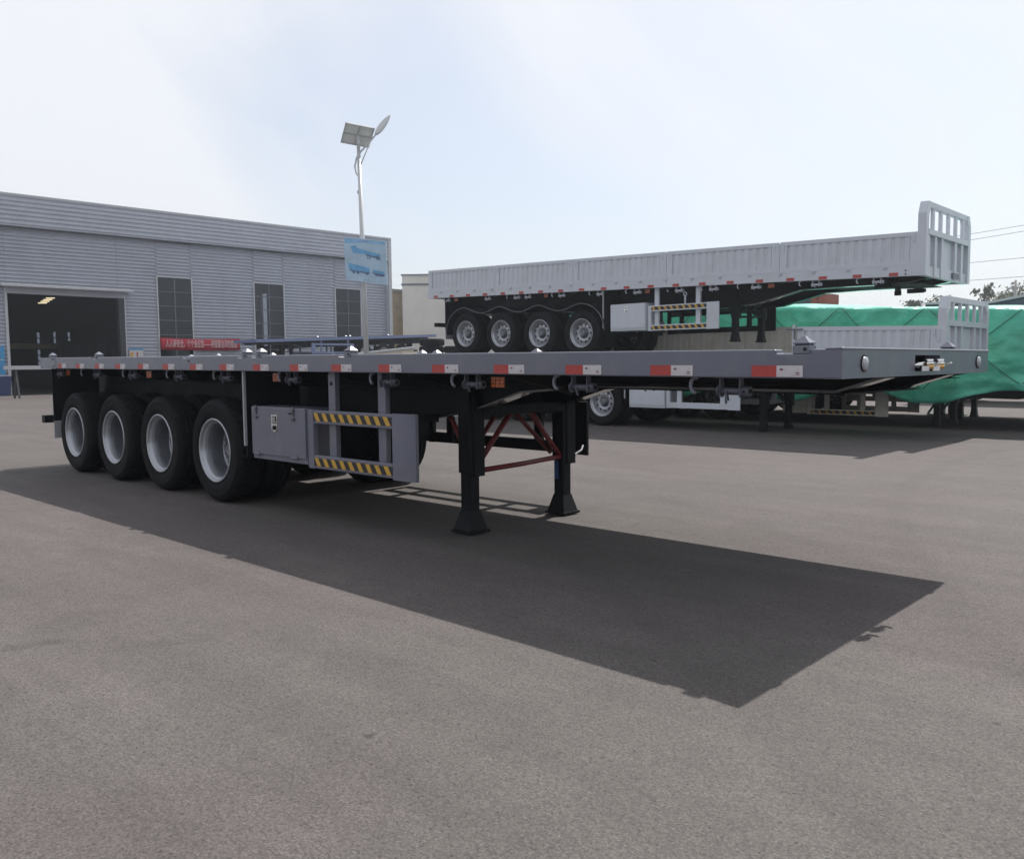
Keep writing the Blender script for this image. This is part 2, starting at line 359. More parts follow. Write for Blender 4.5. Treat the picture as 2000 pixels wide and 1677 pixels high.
# shared small parts
def winch_mesh(p):
    b = MB()
    for x in (-.066, .054): b.box(x, x+.009, -.02, .02, -.108, .01)
    b.cyl((-.066,0,-.075), (.066,0,-.075), .021, 12)
    b.cyl((.066,0,-.075), (.112,0,-.075), .029, 12); b.cyl((-.078,0,-.075), (-.066,0,-.075), .034, 10)
    b.cyl((.118,0,-.075), (.11,0,-.075), .012, 8, 1)
    b.bar((.088,-.031,-.075), (.088,-.028,-.075), .014, .014, (0,0,1), 1)
    b.bar((-.02,-.02,-.075), (-.005,-.028,-.125), .006, .02, (0,1,0))
    b.box(-.09, .09, -.03, .03, -.004, .01)
    return b.mesh('winch', ['winch_shade' if p == 'paint' else p, 'black'])
def hook_mesh(p):
    b = MB(); pts = [(.03*math.cos(t)*1.0+.01, 0, -.04+.042*math.sin(t)) for t in [R(70+i*20) for i in range(11)]]
    b.tube(pts, .011, 8); b.bar((.016,0,.02), (.016,0,-.004), .022, .022, (1,0,0)); return b.mesh('tie_hook', p)
def marker_mesh():
    b = MB(); b.box(-.072, .072, 0, .04, -.042, .042, 0)
    for i in range(3):
        for j in range(3): b.box(-.064+i*.044, -.064+i*.044+.038, -.006, .002, -.036+j*.025, -.036+j*.025+.021, 1)
    b.box(-.05, .05, .01, .03, .04, .07, 0)
    return b.mesh('side_marker_lamp', ['black', 'amber'])
MARK = marker_mesh()
def tape_mesh(l, h, white=True):
    b = MB()
    if white:
        b.box(0, l/2, -.002, .004, 0, h, 0); b.box(l/2, l, -.0022, .004, 0, h, 1)
        b.box(l/2+.018, l/2+.035, -.003, 0, h*.55, h*.74, 2); b.box(l-.035, l-.018, -.003, 0, h*.28, h*.40, 2); b.box(l-.04, l-.013, -.003, 0, h*.16, h*.2, 2)
    else: b.box(0, l, -.003, .004, 0, h, 0)
    return b.mesh('reflective_strip', ['tape_red', 'tape_white', 'tape_mark'])
def cone_mesh(p):
    b = MB(); b.box(-.062, .062, -.055, .055, -.03, .028)
    b.box(-.05, .05, -.045, .045, .028, .036, 1)
    s, h = .062, .054
    vs = [(-s,-h,.036),(s,-h,.036),(s,h,.036),(-s,h,.036),(-s,-h,.046),(s,-h,.046),(s,h,.046),(-s,h,.046),(-.012,-.012,.092),(.012,-.012,.092),(.012,.012,.092),(-.012,.012,.092)]
    b.add(vs, [(0,3,2,1),(0,1,5,4),(1,2,6,5),(2,3,7,6),(3,0,4,7),(4,5,9,8),(5,6,10,9),(6,7,11,10),(7,4,8,11),(8,9,10,11)])
    b.cyl((.03,-.056,0), (.03,-.066,0), .012, 8, 1)
    return b.mesh('twist_lock', [p, 'black'])

# ------------------------------------------------------------------ trailer generator. local: front at x=0, rear -x, near side y=-W/2, z from what it stands on
def trailer(c):
    W, L, zt, t, tilt = c['W'], c['L'], c['zt'], c['t'], c['tilt']; h = W/2; P = c['paint']; FR = c.get('frame', 'black'); hi = c.get('hi', False)
    root = thing(c['name'], c['label'], 'trailer', c['loc'], c.get('rotz', 0), c.get('group'))
    wp = lambda p: (p[0], p[1], p[2]-tilt*p[0])
    top = lambda x: zt-tilt*x
    zb = zt-t
    # side rails with notches where the container locks sit
    for s in (-1, 1):
        locks = sorted(c['locks'][0 if s < 0 else 1])
        ol = [(-L, zb), (-.002, zb), (-.002, zt)]
        for x in reversed(locks):
            lo, hi_ = x-.135, x+.05
            if ol[-1][0] < hi_+.01:
                ol[-1] = (lo, zt-.022); ol[-1] = (lo, zt-.022); ol.append((lo, zt)); continue
            ol += [(hi_, zt), (hi_, zt-.022), (lo, zt-.022), (lo, zt)]
        if ol[-1][0] > -L: ol.append((-L, zt))
        a, b_ = (-h, -h+.085) if s < 0 else (h-.085, h)
        MB().prism(ol, 'y', a, b_).build('side_rail', P, root, warp=wp, bevel=.008 if hi else 0)
    # floor sheets
    nfl = 6 if hi else 3
    for i in range(nfl):
        x1 = -.09-(L-.18)*i/nfl; x0 = -.09-(L-.18)*(i+1)/nfl-.01
        MB().box(x0, x1, -h+.08, h-.08, zt-.034-.002*(i % 2), zt-.024-.002*(i % 2)).build('floor_sheet', P, root, warp=wp)
    # crossmembers
    nc = int(L/.66)
    cm = MB().box(-.03, .03, -h+.08, h-.08, zt-.135, zt-.034).box(-.05, .05, -h+.08, h-.08, zt-.142, zt-.135).mesh('crossmember', FR)
    for i in range(nc):
        x = -.4-(L-.8)*i/(nc-1); put('crossmember', cm, root, (x, 0, -tilt*x))
    # main beams
    bo = c['beam']                       # list of (x, depth below deck underside) front to rear
    for y in (-.53, .53):
        b = MB(); zu = zb+.03
        up_ = [(x, zb-d) for x, d in bo]
        b.prism([(bo[0][0], zu), (bo[-1][0], zu)]+up_[::-1], 'y', y-.006, y+.006)
        b.box(bo[-1][0], bo[0][0], y-.07, y+.07, zu, zu+.012)
        b.build('main_beam', FR, root, warp=wp)
        fl = MB()
        for (xa, da), (xb, db) in zip(bo[:-1], bo[1:]):
            fl.bar((xa, y, zb-da), (xb, y, zb-db), .15, .016, (0,0,1))
        fl.build('beam_flange', 'flange', root, warp=wp)
    gs = MB().prism([(-.53, zb+.02), (-h+.09, zb+.02), (-h+.09, zb-.02), (-.53, zb-.16)], 'x', -.006, .006).mesh('outrigger_bracket', FR)
    if hi:
        for i in range(8):
            x = -2.3-i*1.1
            put('outrigger_bracket', gs, root, (x, 0, -tilt*x)); put('outrigger_bracket', gs, root, (x, 0, -tilt*x), rot=(0, 0, math.pi))
    # front and rear beams
    if c.get('coupling'):
        y0, y1, z0, z1 = c['coupling']; b = MB()
        b.box(-.085, 0, -h+.002, y0, zb+.001, zt+.001); b.box(-.085, 0, y1, h-.002, zb+.001, zt+.001); b.box(-.085, 0, y0, y1, zb+.001, z0); b.box(-.085, 0, y0, y1, z1, zt+.001)
        b.build('front_beam', P, root)
        MB().box(-.086, .005, -h-.002, h+.002, zt-.004, zt+.008).build('front_cap', P, root, bevel=.005)
        MB().box(-.2, -.19, y0-.02, y1+.02, z0-.02, z1+.002).box(-.19, -.085, y0-.02, y0, z0-.02, z1+.002).box(-.19, -.085, y1, y1+.02, z0-.02, z1+.002).box(-.19,-.085,y0,y1,z0-.02,z0).box(-.19,-.085,y0,y1,z1-.004,z1+.002).build('coupling_recess', 'black', root)
        for k, yy in enumerate((y0+.11, y0+.30)):
            g_ = MB(); z = z0+.036
            g_.cyl((-.19, yy, z), (.03, yy, z), .016, 10, 0)
            g_.tube([(.03, yy, z), (.05, yy, z), (.05, yy, z)], .022, 10, 0)
            g_.cyl((.04, yy, z-.024), (.04, yy, z+.004), .027, 14, 1); g_.cyl((.04, yy, z+.004), (.04, yy, z+.014), .03, 14, 0); g_.cyl((.04, yy, z+.012), (.04, yy, z+.034), .024, 14, 0)
            g_.bar((.04, yy-.055, z-.012), (.04, yy+.075, z-.004), .03, .014, (0,0,1), 0)
            g_.bar((.045, yy+.07, z-.002), (.085, yy+.075, z+.012), .022, .01, (0,0,1), 0)
            g_.bar((.02, yy-.075, z-.02), (.05, yy-.045, z-.02), .03, .028, (0,0,1), 0)
            g_.build('air_coupling', ['chrome', 'brass'], root)
    else:
        MB().box(-.085, 0, -h+.002, h-.002, zb+.001, zt+.001).build('front_beam', P, root, bevel=.006 if hi else 0)
    MB().box(-L, -L+.085, -h+.086, h-.086, zb+.001, zt-.002).build('rear_beam', P, root, warp=wp)
    # gooseneck plate
    MB().box(-2.0, -.25, -.6, .6, zb-c['beam'][1][1]-.018, zb-c['beam'][1][1]-.008).build('coupler_plate', FR, root, warp=wp)
    # tapes, winches, hooks
    if c.get('tapes'):
        l, hh, white = c['tape_size']; tm = tape_mesh(l, hh, white)
        for x in c['tapes']: put('reflective_strip', tm, root, (x, -h-.001, zb+c.get('tape_z', .006)-tilt*x), rot=(0, math.atan(tilt), 0))
    wm = winch_mesh(P); hm = hook_mesh(P)
    for x in c.get('winches', []):
        put('winch', wm, root, (x, -h+.075, zb-tilt*x)); 
    for x in c.get('hooks', []): put('tie_hook', hm, root, (x, -h+.05, zb-tilt*x-.005))
    for x in c.get('markers', []): put('side_marker_lamp', MARK, root, (x, -h+.12, zb-.055-tilt*x))
    lk = cone_mesh(P)
    for i, y in ((0, -h+.05), (1, h-.05)):
        for x in c['locks'][i]: put('twist_lock', lk, root, (x, y-(.012 if i == 0 else -.012), top(x)+(c.get('lock_drop', {}).get(x, 0))), bevel=.003 if hi else 0).scale = (.72,)*3 if hi else (1, 1, 1)
    # running gear
    r = .535; zr = c.get('wheel_z', [r]*len(c['wheels']))
    for i, x in enumerate(c['wheels']):
        add_wheel(root, x, -h+.03, zr[i], -1, c['deep'], hi or c.get('mid', False), random.random()*6)
        add_wheel(root, x, h-.03, zr[i], 1, c['deep'], False, random.random()*6, hi=hi)
        if hi or c.get('mid'):
            put('inner_tyre', TYRE_LOW, root, (x, -h+.37, zr[i])); put('inner_tyre', TYRE_LOW, root, (x, h-.67, zr[i]))
        MB().cyl((x, -h+.3, zr[i]), (x, h-.3, zr[i]), .075, 14).build('axle', FR, root)
        zbm = zb-bo[-1][1]-tilt*x
        for y in (-.53, .53):
            b = MB(); n = 9
            for k in range(4):
                hl = .5-.09*k
                pts = [(x-hl+2*hl*j/n, y, zr[i]+.09+k*.022+.10*((2*j/n-1)*hl/.5)**2) for j in range(n+1)]
                for p, q in zip(pts[:-1], pts[1:]): b.bar(p, q, .08, .02, (0,0,1))
            b.build('leaf_spring', FR, root)
            MB().prism([(x-.66, zbm+.02), (x-.52, zbm+.02), (x-.54, zr[i]+.1), (x-.64, zr[i]+.1)], 'y', y-.05, y+.05).build('spring_hanger', FR, root)
    # rear bumper and lamps
    zz = c.get('bumper_z', .62)
    bz = c['wheels'][-1]-1.12
    b = MB().box(bz-.06, bz+.06, -h+.02, h-.02, zz, zz+.105)
    for y in (-.53, .53): b.box(bz-.04, bz+.04, y-.05, y+.05, zz+.1, zb-tilt*bz-.05)
    b.build('rear_bumper', FR, root)
    for y0 in (-h+.04, h-.66):
        xx = c['wheels'][-1]-.76
        f_ = MB().box(xx-.008, xx+.008, y0, y0+.62, .66-.535+zr[-1], zb-tilt*xx+.01, 0).box(xx-.009, xx+.009, y0, y0+.62, .42-.535+zr[-1], .66-.535+zr[-1], 1)
        f_.build('mud_flap', [FR, 'flap'], root)
        xx = c['wheels'][0]+.62
        MB().box(xx-.008, xx+.008, y0+.02, y0+.62, .5-.535+zr[0], zb-tilt*xx+.01, 0).box(xx-.012, xx+.012, y0-.005, y0+.02, .62-.535+zr[0], zb-tilt*xx+.01, 1).build('mud_flap', [FR, 'flap'], root)
    if c.get('fender'):
        xs = c['wheels']; rr = .62; sp_ = xs[0]-xs[1]
        for s in (-1, 1):
            pts = []
            for k in range(9): 
                a = math.pi*1.02-k/8*math.pi*.52; pts.append((xs[-1]+rr*1.1*math.cos(a), zr[-1]+.04+rr*math.sin(a)))
            for wi in range(len(xs)-1, 0, -1):
                for k in range(1, 13):
                    u = k/12; x = xs[wi]+(xs[wi-1]-xs[wi])*u; z0 = zr[wi]+(zr[wi-1]-zr[wi])*u
                    dip = max(0, math.sin(math.pi*u))**1.6
                    pts.append((x, z0+.04+rr-.15*dip))
            for k in range(1, 9):
                a = math.pi*.5-k/8*math.pi*.5; pts.append((xs[0]+rr*1.1*math.cos(a), zr[0]+.04+rr*math.sin(a)))
            b = MB(); ya, yb = (-h+.0, -h+.62) if s < 0 else (h-.62, h)
            for p, q in zip(pts[:-1], pts[1:]): b.bar((p[0], (ya+yb)/2, p[1]), (q[0], (ya+yb)/2, q[1]), yb-ya, .012, (0,0,1))
            fd = b.build('fender', FR, root)
            e = MB().tube([(p[0], ya if s < 0 else yb, p[1]) for p in pts], .014, 6); e.build('fender_edge', 'hub', fd)
    # tool box
    if c.get('toolbox'):
        x0, x1, z0, z1, y0, dep = c['toolbox']; BP = c.get('box_paint', P)
        tb = MB().box(x0, x1, y0, y0+dep, z0, z1).build('tool_box', BP, root, bevel=.006 if hi else 0)
        dr = MB().box(x0+.008, x1-.008, y0-.016, y0-.001, z0+.05, z1-.004).build('tool_box_door', BP, tb, bevel=.003 if hi else 0)
        if hi:
            for xx in (x0+.1, x1-.19):
                MB().box(xx-.012, xx+.012, y0-.026, y0-.016, z1-.075, z1+.012).box(xx-.02, xx+.02, y0-.03, y0-.016, z1-.115, z1-.09).cyl((xx, y0-.026, z1-.03), (xx, y0-.034, z1-.03), .014, 8).build('latch', 'hub', dr)
                MB().cyl((xx-.05, y0-.022, z0+.047), (xx+.05, y0-.022, z0+.047), .009, 8).box(xx-.04, xx+.04, y0-.02, y0-.016, z0+.05, z0+.085).build('hinge', BP, dr)
            MB().bar((x1-.27, y0-.02, z1-.052), (x1-.18, y0-.02, z1-.05), .006, .012, (0,0,1)).build('latch', 'black', dr)
        cx = x0+.42; s_ = 1 if hi else .8
        bd = MB().prism([(cx-.05*s_, z1-.07), (cx+.05*s_, z1-.07), (cx+.05*s_, z1-.20*s_), (cx, z1-.235*s_), (cx-.05*s_, z1-.20*s_)], 'y', y0-.022, y0-.016, 0)
        bd.box(cx-.034*s_, cx+.034*s_, y0-.024, y0-.018, z1-.135*s_, z1-.085, 1)
        bd.cyl((cx+.004, y0-.016, z1-.19*s_), (cx+.004, y0-.034, z1-.19*s_), .02*s_, 12, 1)
        if hi:
            for k in range(3): bd.box(cx-.026+k*.018, cx-.016+k*.018, y0-.0255, y0-.023, z1-.13, z1-.092, 0)
            bd.box(cx-.036, cx+.036, y0-.0235, y0-.02, z1-.152, z1-.143, 1)
        bd.build('badge_lock', ['chrome', 'black'], dr)
    # side guards
    if c.get('guard'):
        x0, x1, z0, z1, stripes = c['guard']; GP = c.get('box_paint', P)
        for s in (-1, 1):
            if s > 0 and c.get('far_range'): x0, x1 = c['far_range']
            posts = c['posts'] if s < 0 or not c.get('far_range') else [x0+.42, x1-.6]
            y0 = -h+.05; fl = (lambda y: y) if s < 0 else (lambda y: -y)
            def bx(b, a0, a1, b0, b1, c0, c1, mi=0):
                ya, yb = sorted((fl(b0), fl(b1))); return b.box(a0, a1, ya, yb, c0, c1, mi)
            pm = GP if s < 0 else c.get('far_guard_tone', GP)
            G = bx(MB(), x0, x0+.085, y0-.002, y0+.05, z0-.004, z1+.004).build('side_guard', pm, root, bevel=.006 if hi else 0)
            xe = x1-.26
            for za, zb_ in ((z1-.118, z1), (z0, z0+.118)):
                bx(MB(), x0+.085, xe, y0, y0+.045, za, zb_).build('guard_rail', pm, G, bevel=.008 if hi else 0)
                if s < 0 and stripes:
                    b = MB(); bx(b, x0+.09, xe-.005, y0-.002, y0+.001, za+.024, za+.094, 0)
                    n = 9; st = (xe-x0-.095)/n
                    for k in range(n):
                        a = x0+.095+st*k; q = [(a, za+.094), (a+.055, za+.094), (a+.055+.045, za+.024), (a+.045, za+.024)]
                        b.prism([(u, v) for u, v in q], 'y', y0-.0032, y0-.001, 1)
                    b.build('warning_tape', ['blacktape', 'yellow'], G)
            b = MB(); n = 6
            for k in range(n):
                u0, u1 = k/n, (k+1)/n; f0 = lambda u: y0-.004+.02*max(0, u-.45)**2/.3
                ya, yb = f0(u0), f0(u1); xa, xb = xe+.26*u0, xe+.26*u1
                b.add([(xa, fl(ya), z0-.008), (xb, fl(yb), z0-.008), (xb, fl(yb), z1+.006), (xa, fl(ya), z1+.006), (xa, fl(ya+.03), z0-.008), (xb, fl(yb+.03), z0-.008), (xb, fl(yb+.03), z1+.006), (xa, fl(ya+.03), z1+.006)],
                      [(0,1,2,3),(7,6,5,4),(0,4,5,1),(3,2,6,7)]+([(0,3,7,4)] if k == 0 else [])+([(1,5,6,2)] if k == n-1 else []))
            b.build('guard_end_plate', pm, G)
            for xx in posts:
                p_ = bx(MB(), xx-.05, xx+.05, y0+.05, y0+.10, z0+.02, zb-tilt*xx+.02)
                p_.build('guard_post', pm, G, bevel=.006 if hi else 0)
                bx(MB(), xx-.045, xx+.045, y0+.1, y0+.62, z1-.1, z1-.03).build('guard_bracket', FR, G)
                if hi and s < 0: MB().cyl((xx, y0+.046, zb-.1-tilt*xx), (xx, y0+.06, zb-.1-tilt*xx), .018, 10).build('painted_post_hole', 'black', G)  # solid black disc, paints the dark of a hole
    # landing gear
    lx, ly, fz = c['legs']
    for s in (-1, 1):
        y = s*ly; zt_ = zb-tilt*lx+.02; b = MB()
        b.box(lx-.066, lx+.066, y-.066, y+.066, fz+.50, zt_)
        b.box(lx+.0665, lx+.076, y-.02, y+.10, fz+.47, zt_-.2)
        leg = b.build('landing_leg', FR, root, bevel=.012 if hi else 0)
        MB().box(lx-.057, lx+.057, y-.057, y+.057, fz+.14, fz+.56).build('leg_tube', FR, leg, bevel=.014 if hi else 0)
        ft = MB(); a, d = .057, .057; A, D = (.10, .10) if hi else (.075, .075)
        ft.add([(lx-A,y-D,fz+.03),(lx+A,y-D,fz+.03),(lx+A,y+D,fz+.03),(lx-A,y+D,fz+.03),(lx-a,y-d,fz+.19),(lx+a,y-d,fz+.19),(lx+a,y+d,fz+.19),(lx-a,y+d,fz+.19)],
               [(0,3,2,1),(4,5,6,7),(0,1,5,4),(1,2,6,5),(2,3,7,6),(3,0,4,7)])
        ft.add([(lx-A-.015,y-D-.012,fz+.012),(lx+A+.015,y-D-.012,fz+.012),(lx+A+.015,y+D+.012,fz+.012),(lx-A-.015,y+D+.012,fz+.012),(lx-A-.015,y-D-.012,fz+.032),(lx+A+.015,y-D-.012,fz+.032),(lx+A+.015,y+D+.012,fz+.032),(lx-A-.015,y+D+.012,fz+.032),
                (lx-A+.05,y-D+.03,fz),(lx+A-.05,y-D+.03,fz),(lx+A-.05,y+D-.03,fz),(lx-A+.05,y+D-.03,fz)],
               [(4,5,6,7),(0,1,5,4),(1,2,6,5),(2,3,7,6),(3,0,4,7),(8,9,1,0),(9,10,2,1),(10,11,3,2),(11,8,0,3),(11,10,9,8)])
        ft.build('leg_foot', FR, leg)
        bc = c.get('brace', FR)
        MB().tube([(lx-.06, y-s*.05, fz+.60), (lx-.36, y-s*.08, zb-tilt*lx-.30)], .022, 10).build('leg_brace', bc, root)
        MB().tube([(lx+.02, y-s*.06, fz+.55), (lx+.02, s*.10, zb-tilt*lx-.33)], .024, 10).build('leg_brace', bc, root)
        MB().tube([(lx-.10, y-s*.05, fz+.57), (lx-.16, s*.08, zb-tilt*lx-.33)], .02, 10).build('leg_brace', bc, root)
    MB().tube([(lx+.03, -ly+.05, fz+.51), (lx+.03, 0, fz+.52), (lx+.03, ly-.05, fz+.54)], .022, 10).build('leg_brace', c.get('brace', FR), root)
    MB().box(lx-.2, lx+.1, -.5, .5, zb-tilt*lx-.36, zb-tilt*lx-.28).box(lx-.2, lx-.17, -.5, .5, zb-tilt*lx-.36, zb-tilt*lx-.05).build('leg_crossbeam', FR, root)
    return root, wp, top

# ------------------------------------------------------------------ main flatbed trailer
W0 = 2.5; h0 = W0/2
tapes = [-.479-.636*i for i in range(17)]+[-11.2]
main, wpm, topm = trailer(dict(name='flatbed_trailer', label='slate grey four axle flatbed semi trailer with red and white edge tape', W=W0, L=11.34, zt=1.441, t=.148, tilt=.0083, paint='paint',
    loc=(0, h0, 0), hi=True, deep=True, locks=([-.21, -4.07, -5.47, -5.73, -6.88, -9.34, -10.96], [-.25, -4.2, -5.76, -6.02, -9.34, -10.96]), lock_drop={-6.88: -.05},
    beam=[(-.03, .0), (-.30, .088), (-2.05, .088), (-2.75, .15), (-3.35, .33), (-4.0, .42), (-11.3, .42)],
    coupling=(-.225, .215, 1.318, 1.412), tapes=tapes, tape_size=(.28, .058, True), tape_z=.008,
    winches=[-.637, -1.688, -2.677, -3.638, -5.015, -6.227, -7.243, -8.428, -9.505, -10.792], hooks=[-.858, -1.874, -2.848, -3.815, -5.186, -6.415, -7.477, -8.646, -9.964],
    markers=[-2.465, -5.35, -8.1, -10.65], wheels=[-6.45-1.28*i for i in range(4)],
    toolbox=(-5.69, -4.76, .512, 1.01, -h0+.05, .30), guard=(-4.75, -3.305, .49, 1.0, True), posts=[-4.45, -3.76], far_guard_tone='black', far_range=(-5.86, -3.5), legs=(-3.335, .587, 0), brace='red_brace'))  # far guard in black: its shade is put into the colour
for y in (-.98, .999):
    b = MB(); b.cyl((-.02, y, 1.368), (.006, y, 1.368), .043, 20, 0)
    vs = []; n = 20
    for j, (r_, d_) in enumerate(((.036, .006), (.034, .013), (.02, .018), (.001, .020))):
        for k in range(n): vs.append((d_, y+r_*math.cos(2*math.pi*k/n), 1.368+r_*math.sin(2*math.pi*k/n)))
    b.add(vs, [(j*n+k, j*n+(k+1) % n, (j+1)*n+(k+1) % n, (j+1)*n+k) for j in range(3) for k in range(n)], 1, True)
    b.build('front_lamp', ['black', 'lamp_white'], main)
# spare wheel upright in a carrier under the frame
SPR = RIM_A.copy(); SPR.materials.clear(); SPR.materials.append(M['black']); SPR.materials.append(M['black'])
sw = put('spare_wheel', SPR, main, (-5.12, -.30, .79), rot=(0, .4, 0)); put('tyre', TYRE, sw)
MB().bar((-5.12, -.1, .79), (-5.12, -.1, 1.30), .08, .05, (1,0,0)).bar((-5.5, -.08, 1.25), (-4.7, -.08, 1.25), .06, .06).build('spare_carrier', 'black', main)
# crank handle on the far leg, blue paint mark
MB().tube([(-3.28, .64, .50), (-3.29, .70, .535), (-3.33, .80, .55), (-3.38, .92, .56), (-3.40, .97, .60)], .011, 8).build('crank_handle', 'hub', main)
MB().box(-3.37, -3.33, .515, .531, .33, .50).build('paint_mark', 'bluemark', main)
# air tank and pipes under the deck
for y in (-.2, .25):
    MB().cyl((-5.75, y, 1.0), (-4.9, y, 1.0), .13, 18).build('air_tank', 'black', main)
MB().tube([(-.6, -.7, 1.25), (-3, -.72, 1.22), (-4.5, -.7, 1.18), (-6, -.62, 1.2), (-10.5, -.62, 1.25)], .012, 6).build('air_pipe', 'black', main)
# overlapping end plate of the rail at the rear
MB().box(-11.345, -10.74, -h0-.004, -h0+.02, 1.29, 1.44).build('rail_end_plate', 'paint', main, warp=wpm)
bl = MB()
for x in (-10.80, -10.86):
    for z in (1.31, 1.33, 1.41, 1.425): bl.cyl((x, -h0-.008, z), (x, -h0, z), .008, 6)
bl.build('plate_bolts', 'black', main, warp=wpm)

# ------------------------------------------------------------------ drop-side trailers, one stacked on the other
def wall_mesh(l, hh, ribs, P, name='side_panel'):
    # local: x 0..l, outer face at y=0 (towards -y), z 0..hh
    b = MB(); st = .13
    b.box(0, l, 0, .05, hh-.07, hh); b.box(0, l, .001, .05, 0, .075); b.box(0, st, .002, .05, .075, hh-.07); b.box(l-st, l, .002, .05, .075, hh-.07)
    n = ribs; wdt = (l-2*st)/n; prof = []
    for k in range(n):
        x = st+wdt*k; prof += [(x, .026), (x+wdt*.26, .026), (x+wdt*.36, .010), (x+wdt*.90, .010), (x+wdt, .026)]
    vs = []; m_ = len(prof)
    for z in (.075, hh-.07): vs += [(x, y, z) for x, y in prof]
    b.add(vs, [(i, i+1, m_+i+1, m_+i) for i in range(m_-1)])
    b.box(st*.45, st*.62, -.012, .004, hh-.16, hh-.05); b.box(l-st*.62, l-st*.45, -.012, .004, hh-.16, hh-.05)
    return b.mesh(name, P)
def headboard(root, W, z0, zw, zt_, P, nb=5):
    h = W/2+.006; pw = .13; ch = .17; hb = None
    for s in (-1, 1):
        b = MB()
        ya, yb = sorted((s*h, s*(h-pw))); 
        yo, yi = s*h, s*(h-pw)
        poly = [(yo, z0), (yo, zt_-ch*1.15), (yo-s*ch*.55, zt_), (yi-s*ch*.45, zt_), (yi-s*ch*.45, zt_-.09), (yi, zt_-ch*1.3), (yi, z0)]
        b.prism(poly, 'x', -.10, .035)
        q = b.build('headboard_post' if hb else 'headboard', P, hb or root); hb = hb or q
    MB().box(-.06, .03, -h+pw+.09, h-pw-.09, zt_-.09, zt_-.001).build('headboard_top_bar', P, hb)
    zm = zw+.02
    MB().box(-.06, .04, -h+pw, h-pw, zm-.02, zm+.07).build('headboard_rail', P, hb)
    wi = (W-2*pw)
    for k in range(nb):
        y = -h+pw+wi*(k+.65)/(nb+.3); MB().box(-.02, .025, y-.042, y+.042, zm+.07, zt_-.085).build('headboard_bar', P, hb)
    MB().box(-.05, -.035, -h+pw, h-pw, z0+.02, zm-.02).build('headboard_sheet', P, hb)
    for u in (.0, .17, .33, .67, .84):
        y = -h+pw+wi*u; MB().box(-.035, .02, y, y+.10, z0+.02, zm-.02).build('headboard_rib', P, hb)
    return hb
# lower trailer
YN, Ws = 10.9, 2.42; hs = Ws/2
lower, wpl, topl = trailer(dict(name='dropside_trailer', label='light grey drop side trailer with most near panels off, carrying the stacked trailer', group='stacked grey drop side trailers', W=Ws, L=12.5, zt=1.34, t=.17, tilt=.027, paint='white',
    loc=(-2.81, YN+hs, 0), mid=True, deep=False, locks=([], []), beam=[(-.03, .0), (-.4, .10), (-2.2, .12), (-3.0, .2), (-3.8, .40), (-12.4, .40)],
    winches=[-.8, -1.9, -3, -4.1, -5.2], hooks=[], wheels=[-7.06-1.265*i for i in range(4)], toolbox=(-6.30, -5.40, .44, .95, -hs+.03, .5), guard=(-5.38, -3.70, .45, .98, False), posts=[-5.1, -4.1],
    legs=(-3.5, .55, 0), bumper_z=.62))
pm_ = wall_mesh(2.44, .61, 14, 'white'); px_ = wall_mesh(2.44, .66, 14, 'dirty')
rt_ = lambda tl: (0, math.atan(tl), 0)
put('side_panel', pm_, lower, (-2.53, -hs-.004, 1.34+.027*2.53), rot=rt_(.027))
for i in range(5):
    x = -.09-2.46*i
    put('side_panel', px_, lower, (x, hs+.004, 1.36-.027*x), rot=(0, -math.atan(.027), math.pi), label='stained cream far side panel')
    lt = MB().box(x-.05, x-.02, hs-.09, hs-.05, 1.55-.027*x, 1.96-.027*x).bar((x-.16, hs-.07, 1.93-.027*x), (x+.06, hs-.07, 1.93-.027*x), .02, .02).build('panel_latch', 'dirty', lower)
headboard(lower, Ws, 1.17, 1.95, 2.43, 'white')
MB().box(-.09, -.06, -hs-.03, -hs-.008, 1.7, 1.9).build('panel_latch', 'white', lower)
MB().box(-2.60, -2.56, -hs-.02, -hs+.03, 1.40, 2.06).build('panel_post', 'white', lower)
MB().bar((-2.72, -hs-.03, 1.97), (-2.40, -hs-.03, 1.97), .02, .025).bar((-2.56, -hs-.03, 1.97), (-2.56, -hs-.03, 1.80), .02, .02, (1,0,0)).build('panel_latch', 'mullion', lower)

# upper trailer stands on the lower deck
ZU = 1.59
def deck_low(xw): return 1.34+.027*(-2.81-xw)*1.0
wx = [-7.29-1.265*i for i in range(4)]
wz = [deck_low(-3.16+x)-.022+.545-ZU for x in wx]
upper, wpu, topu = trailer(dict(name='dropside_trailer', label='light grey drop side trailer with all panels up, stacked on top of another', group='stacked grey drop side trailers', W=Ws, L=12.5, zt=1.37, t=.17, tilt=.029, paint='white',
    loc=(-3.16, YN+hs, ZU), mid=True, deep=False, locks=([], []), beam=[(-.03, -.02), (-.45, .07), (-1.6, .09), (-2.4, .12), (-3.3, .36), (-4.0, .42), (-12.4, .42)],
    tapes=[-.55-.615*i for i in range(20)], tape_size=(.15, .055, False), tape_z=.006, winches=[-.77, -1.86, -3.05, -3.96, -4.75, -5.79, -6.78, -7.89, -8.95, -9.3, -10.3, -11.8], hooks=[-1.1, -2.15, -3.4, -4.2, -5.0, -6.05, -7.05, -8.15, -9.6],
    markers=[-2.75, -5.55, -8.4, -11.5], wheels=wx, wheel_z=wz, fender=True, toolbox=(-6.43, -5.52, .49, 1.06, -hs+.0, .5), guard=(-5.5, -3.83, .47, .99, True), posts=[-5.31, -4.32], far_guard_tone='black', far_range=(-6.5, -3.75), legs=(-3.79, .55, .2), bumper_z=.8))
UPM = wall_mesh(2.44, .55, 14, 'white')
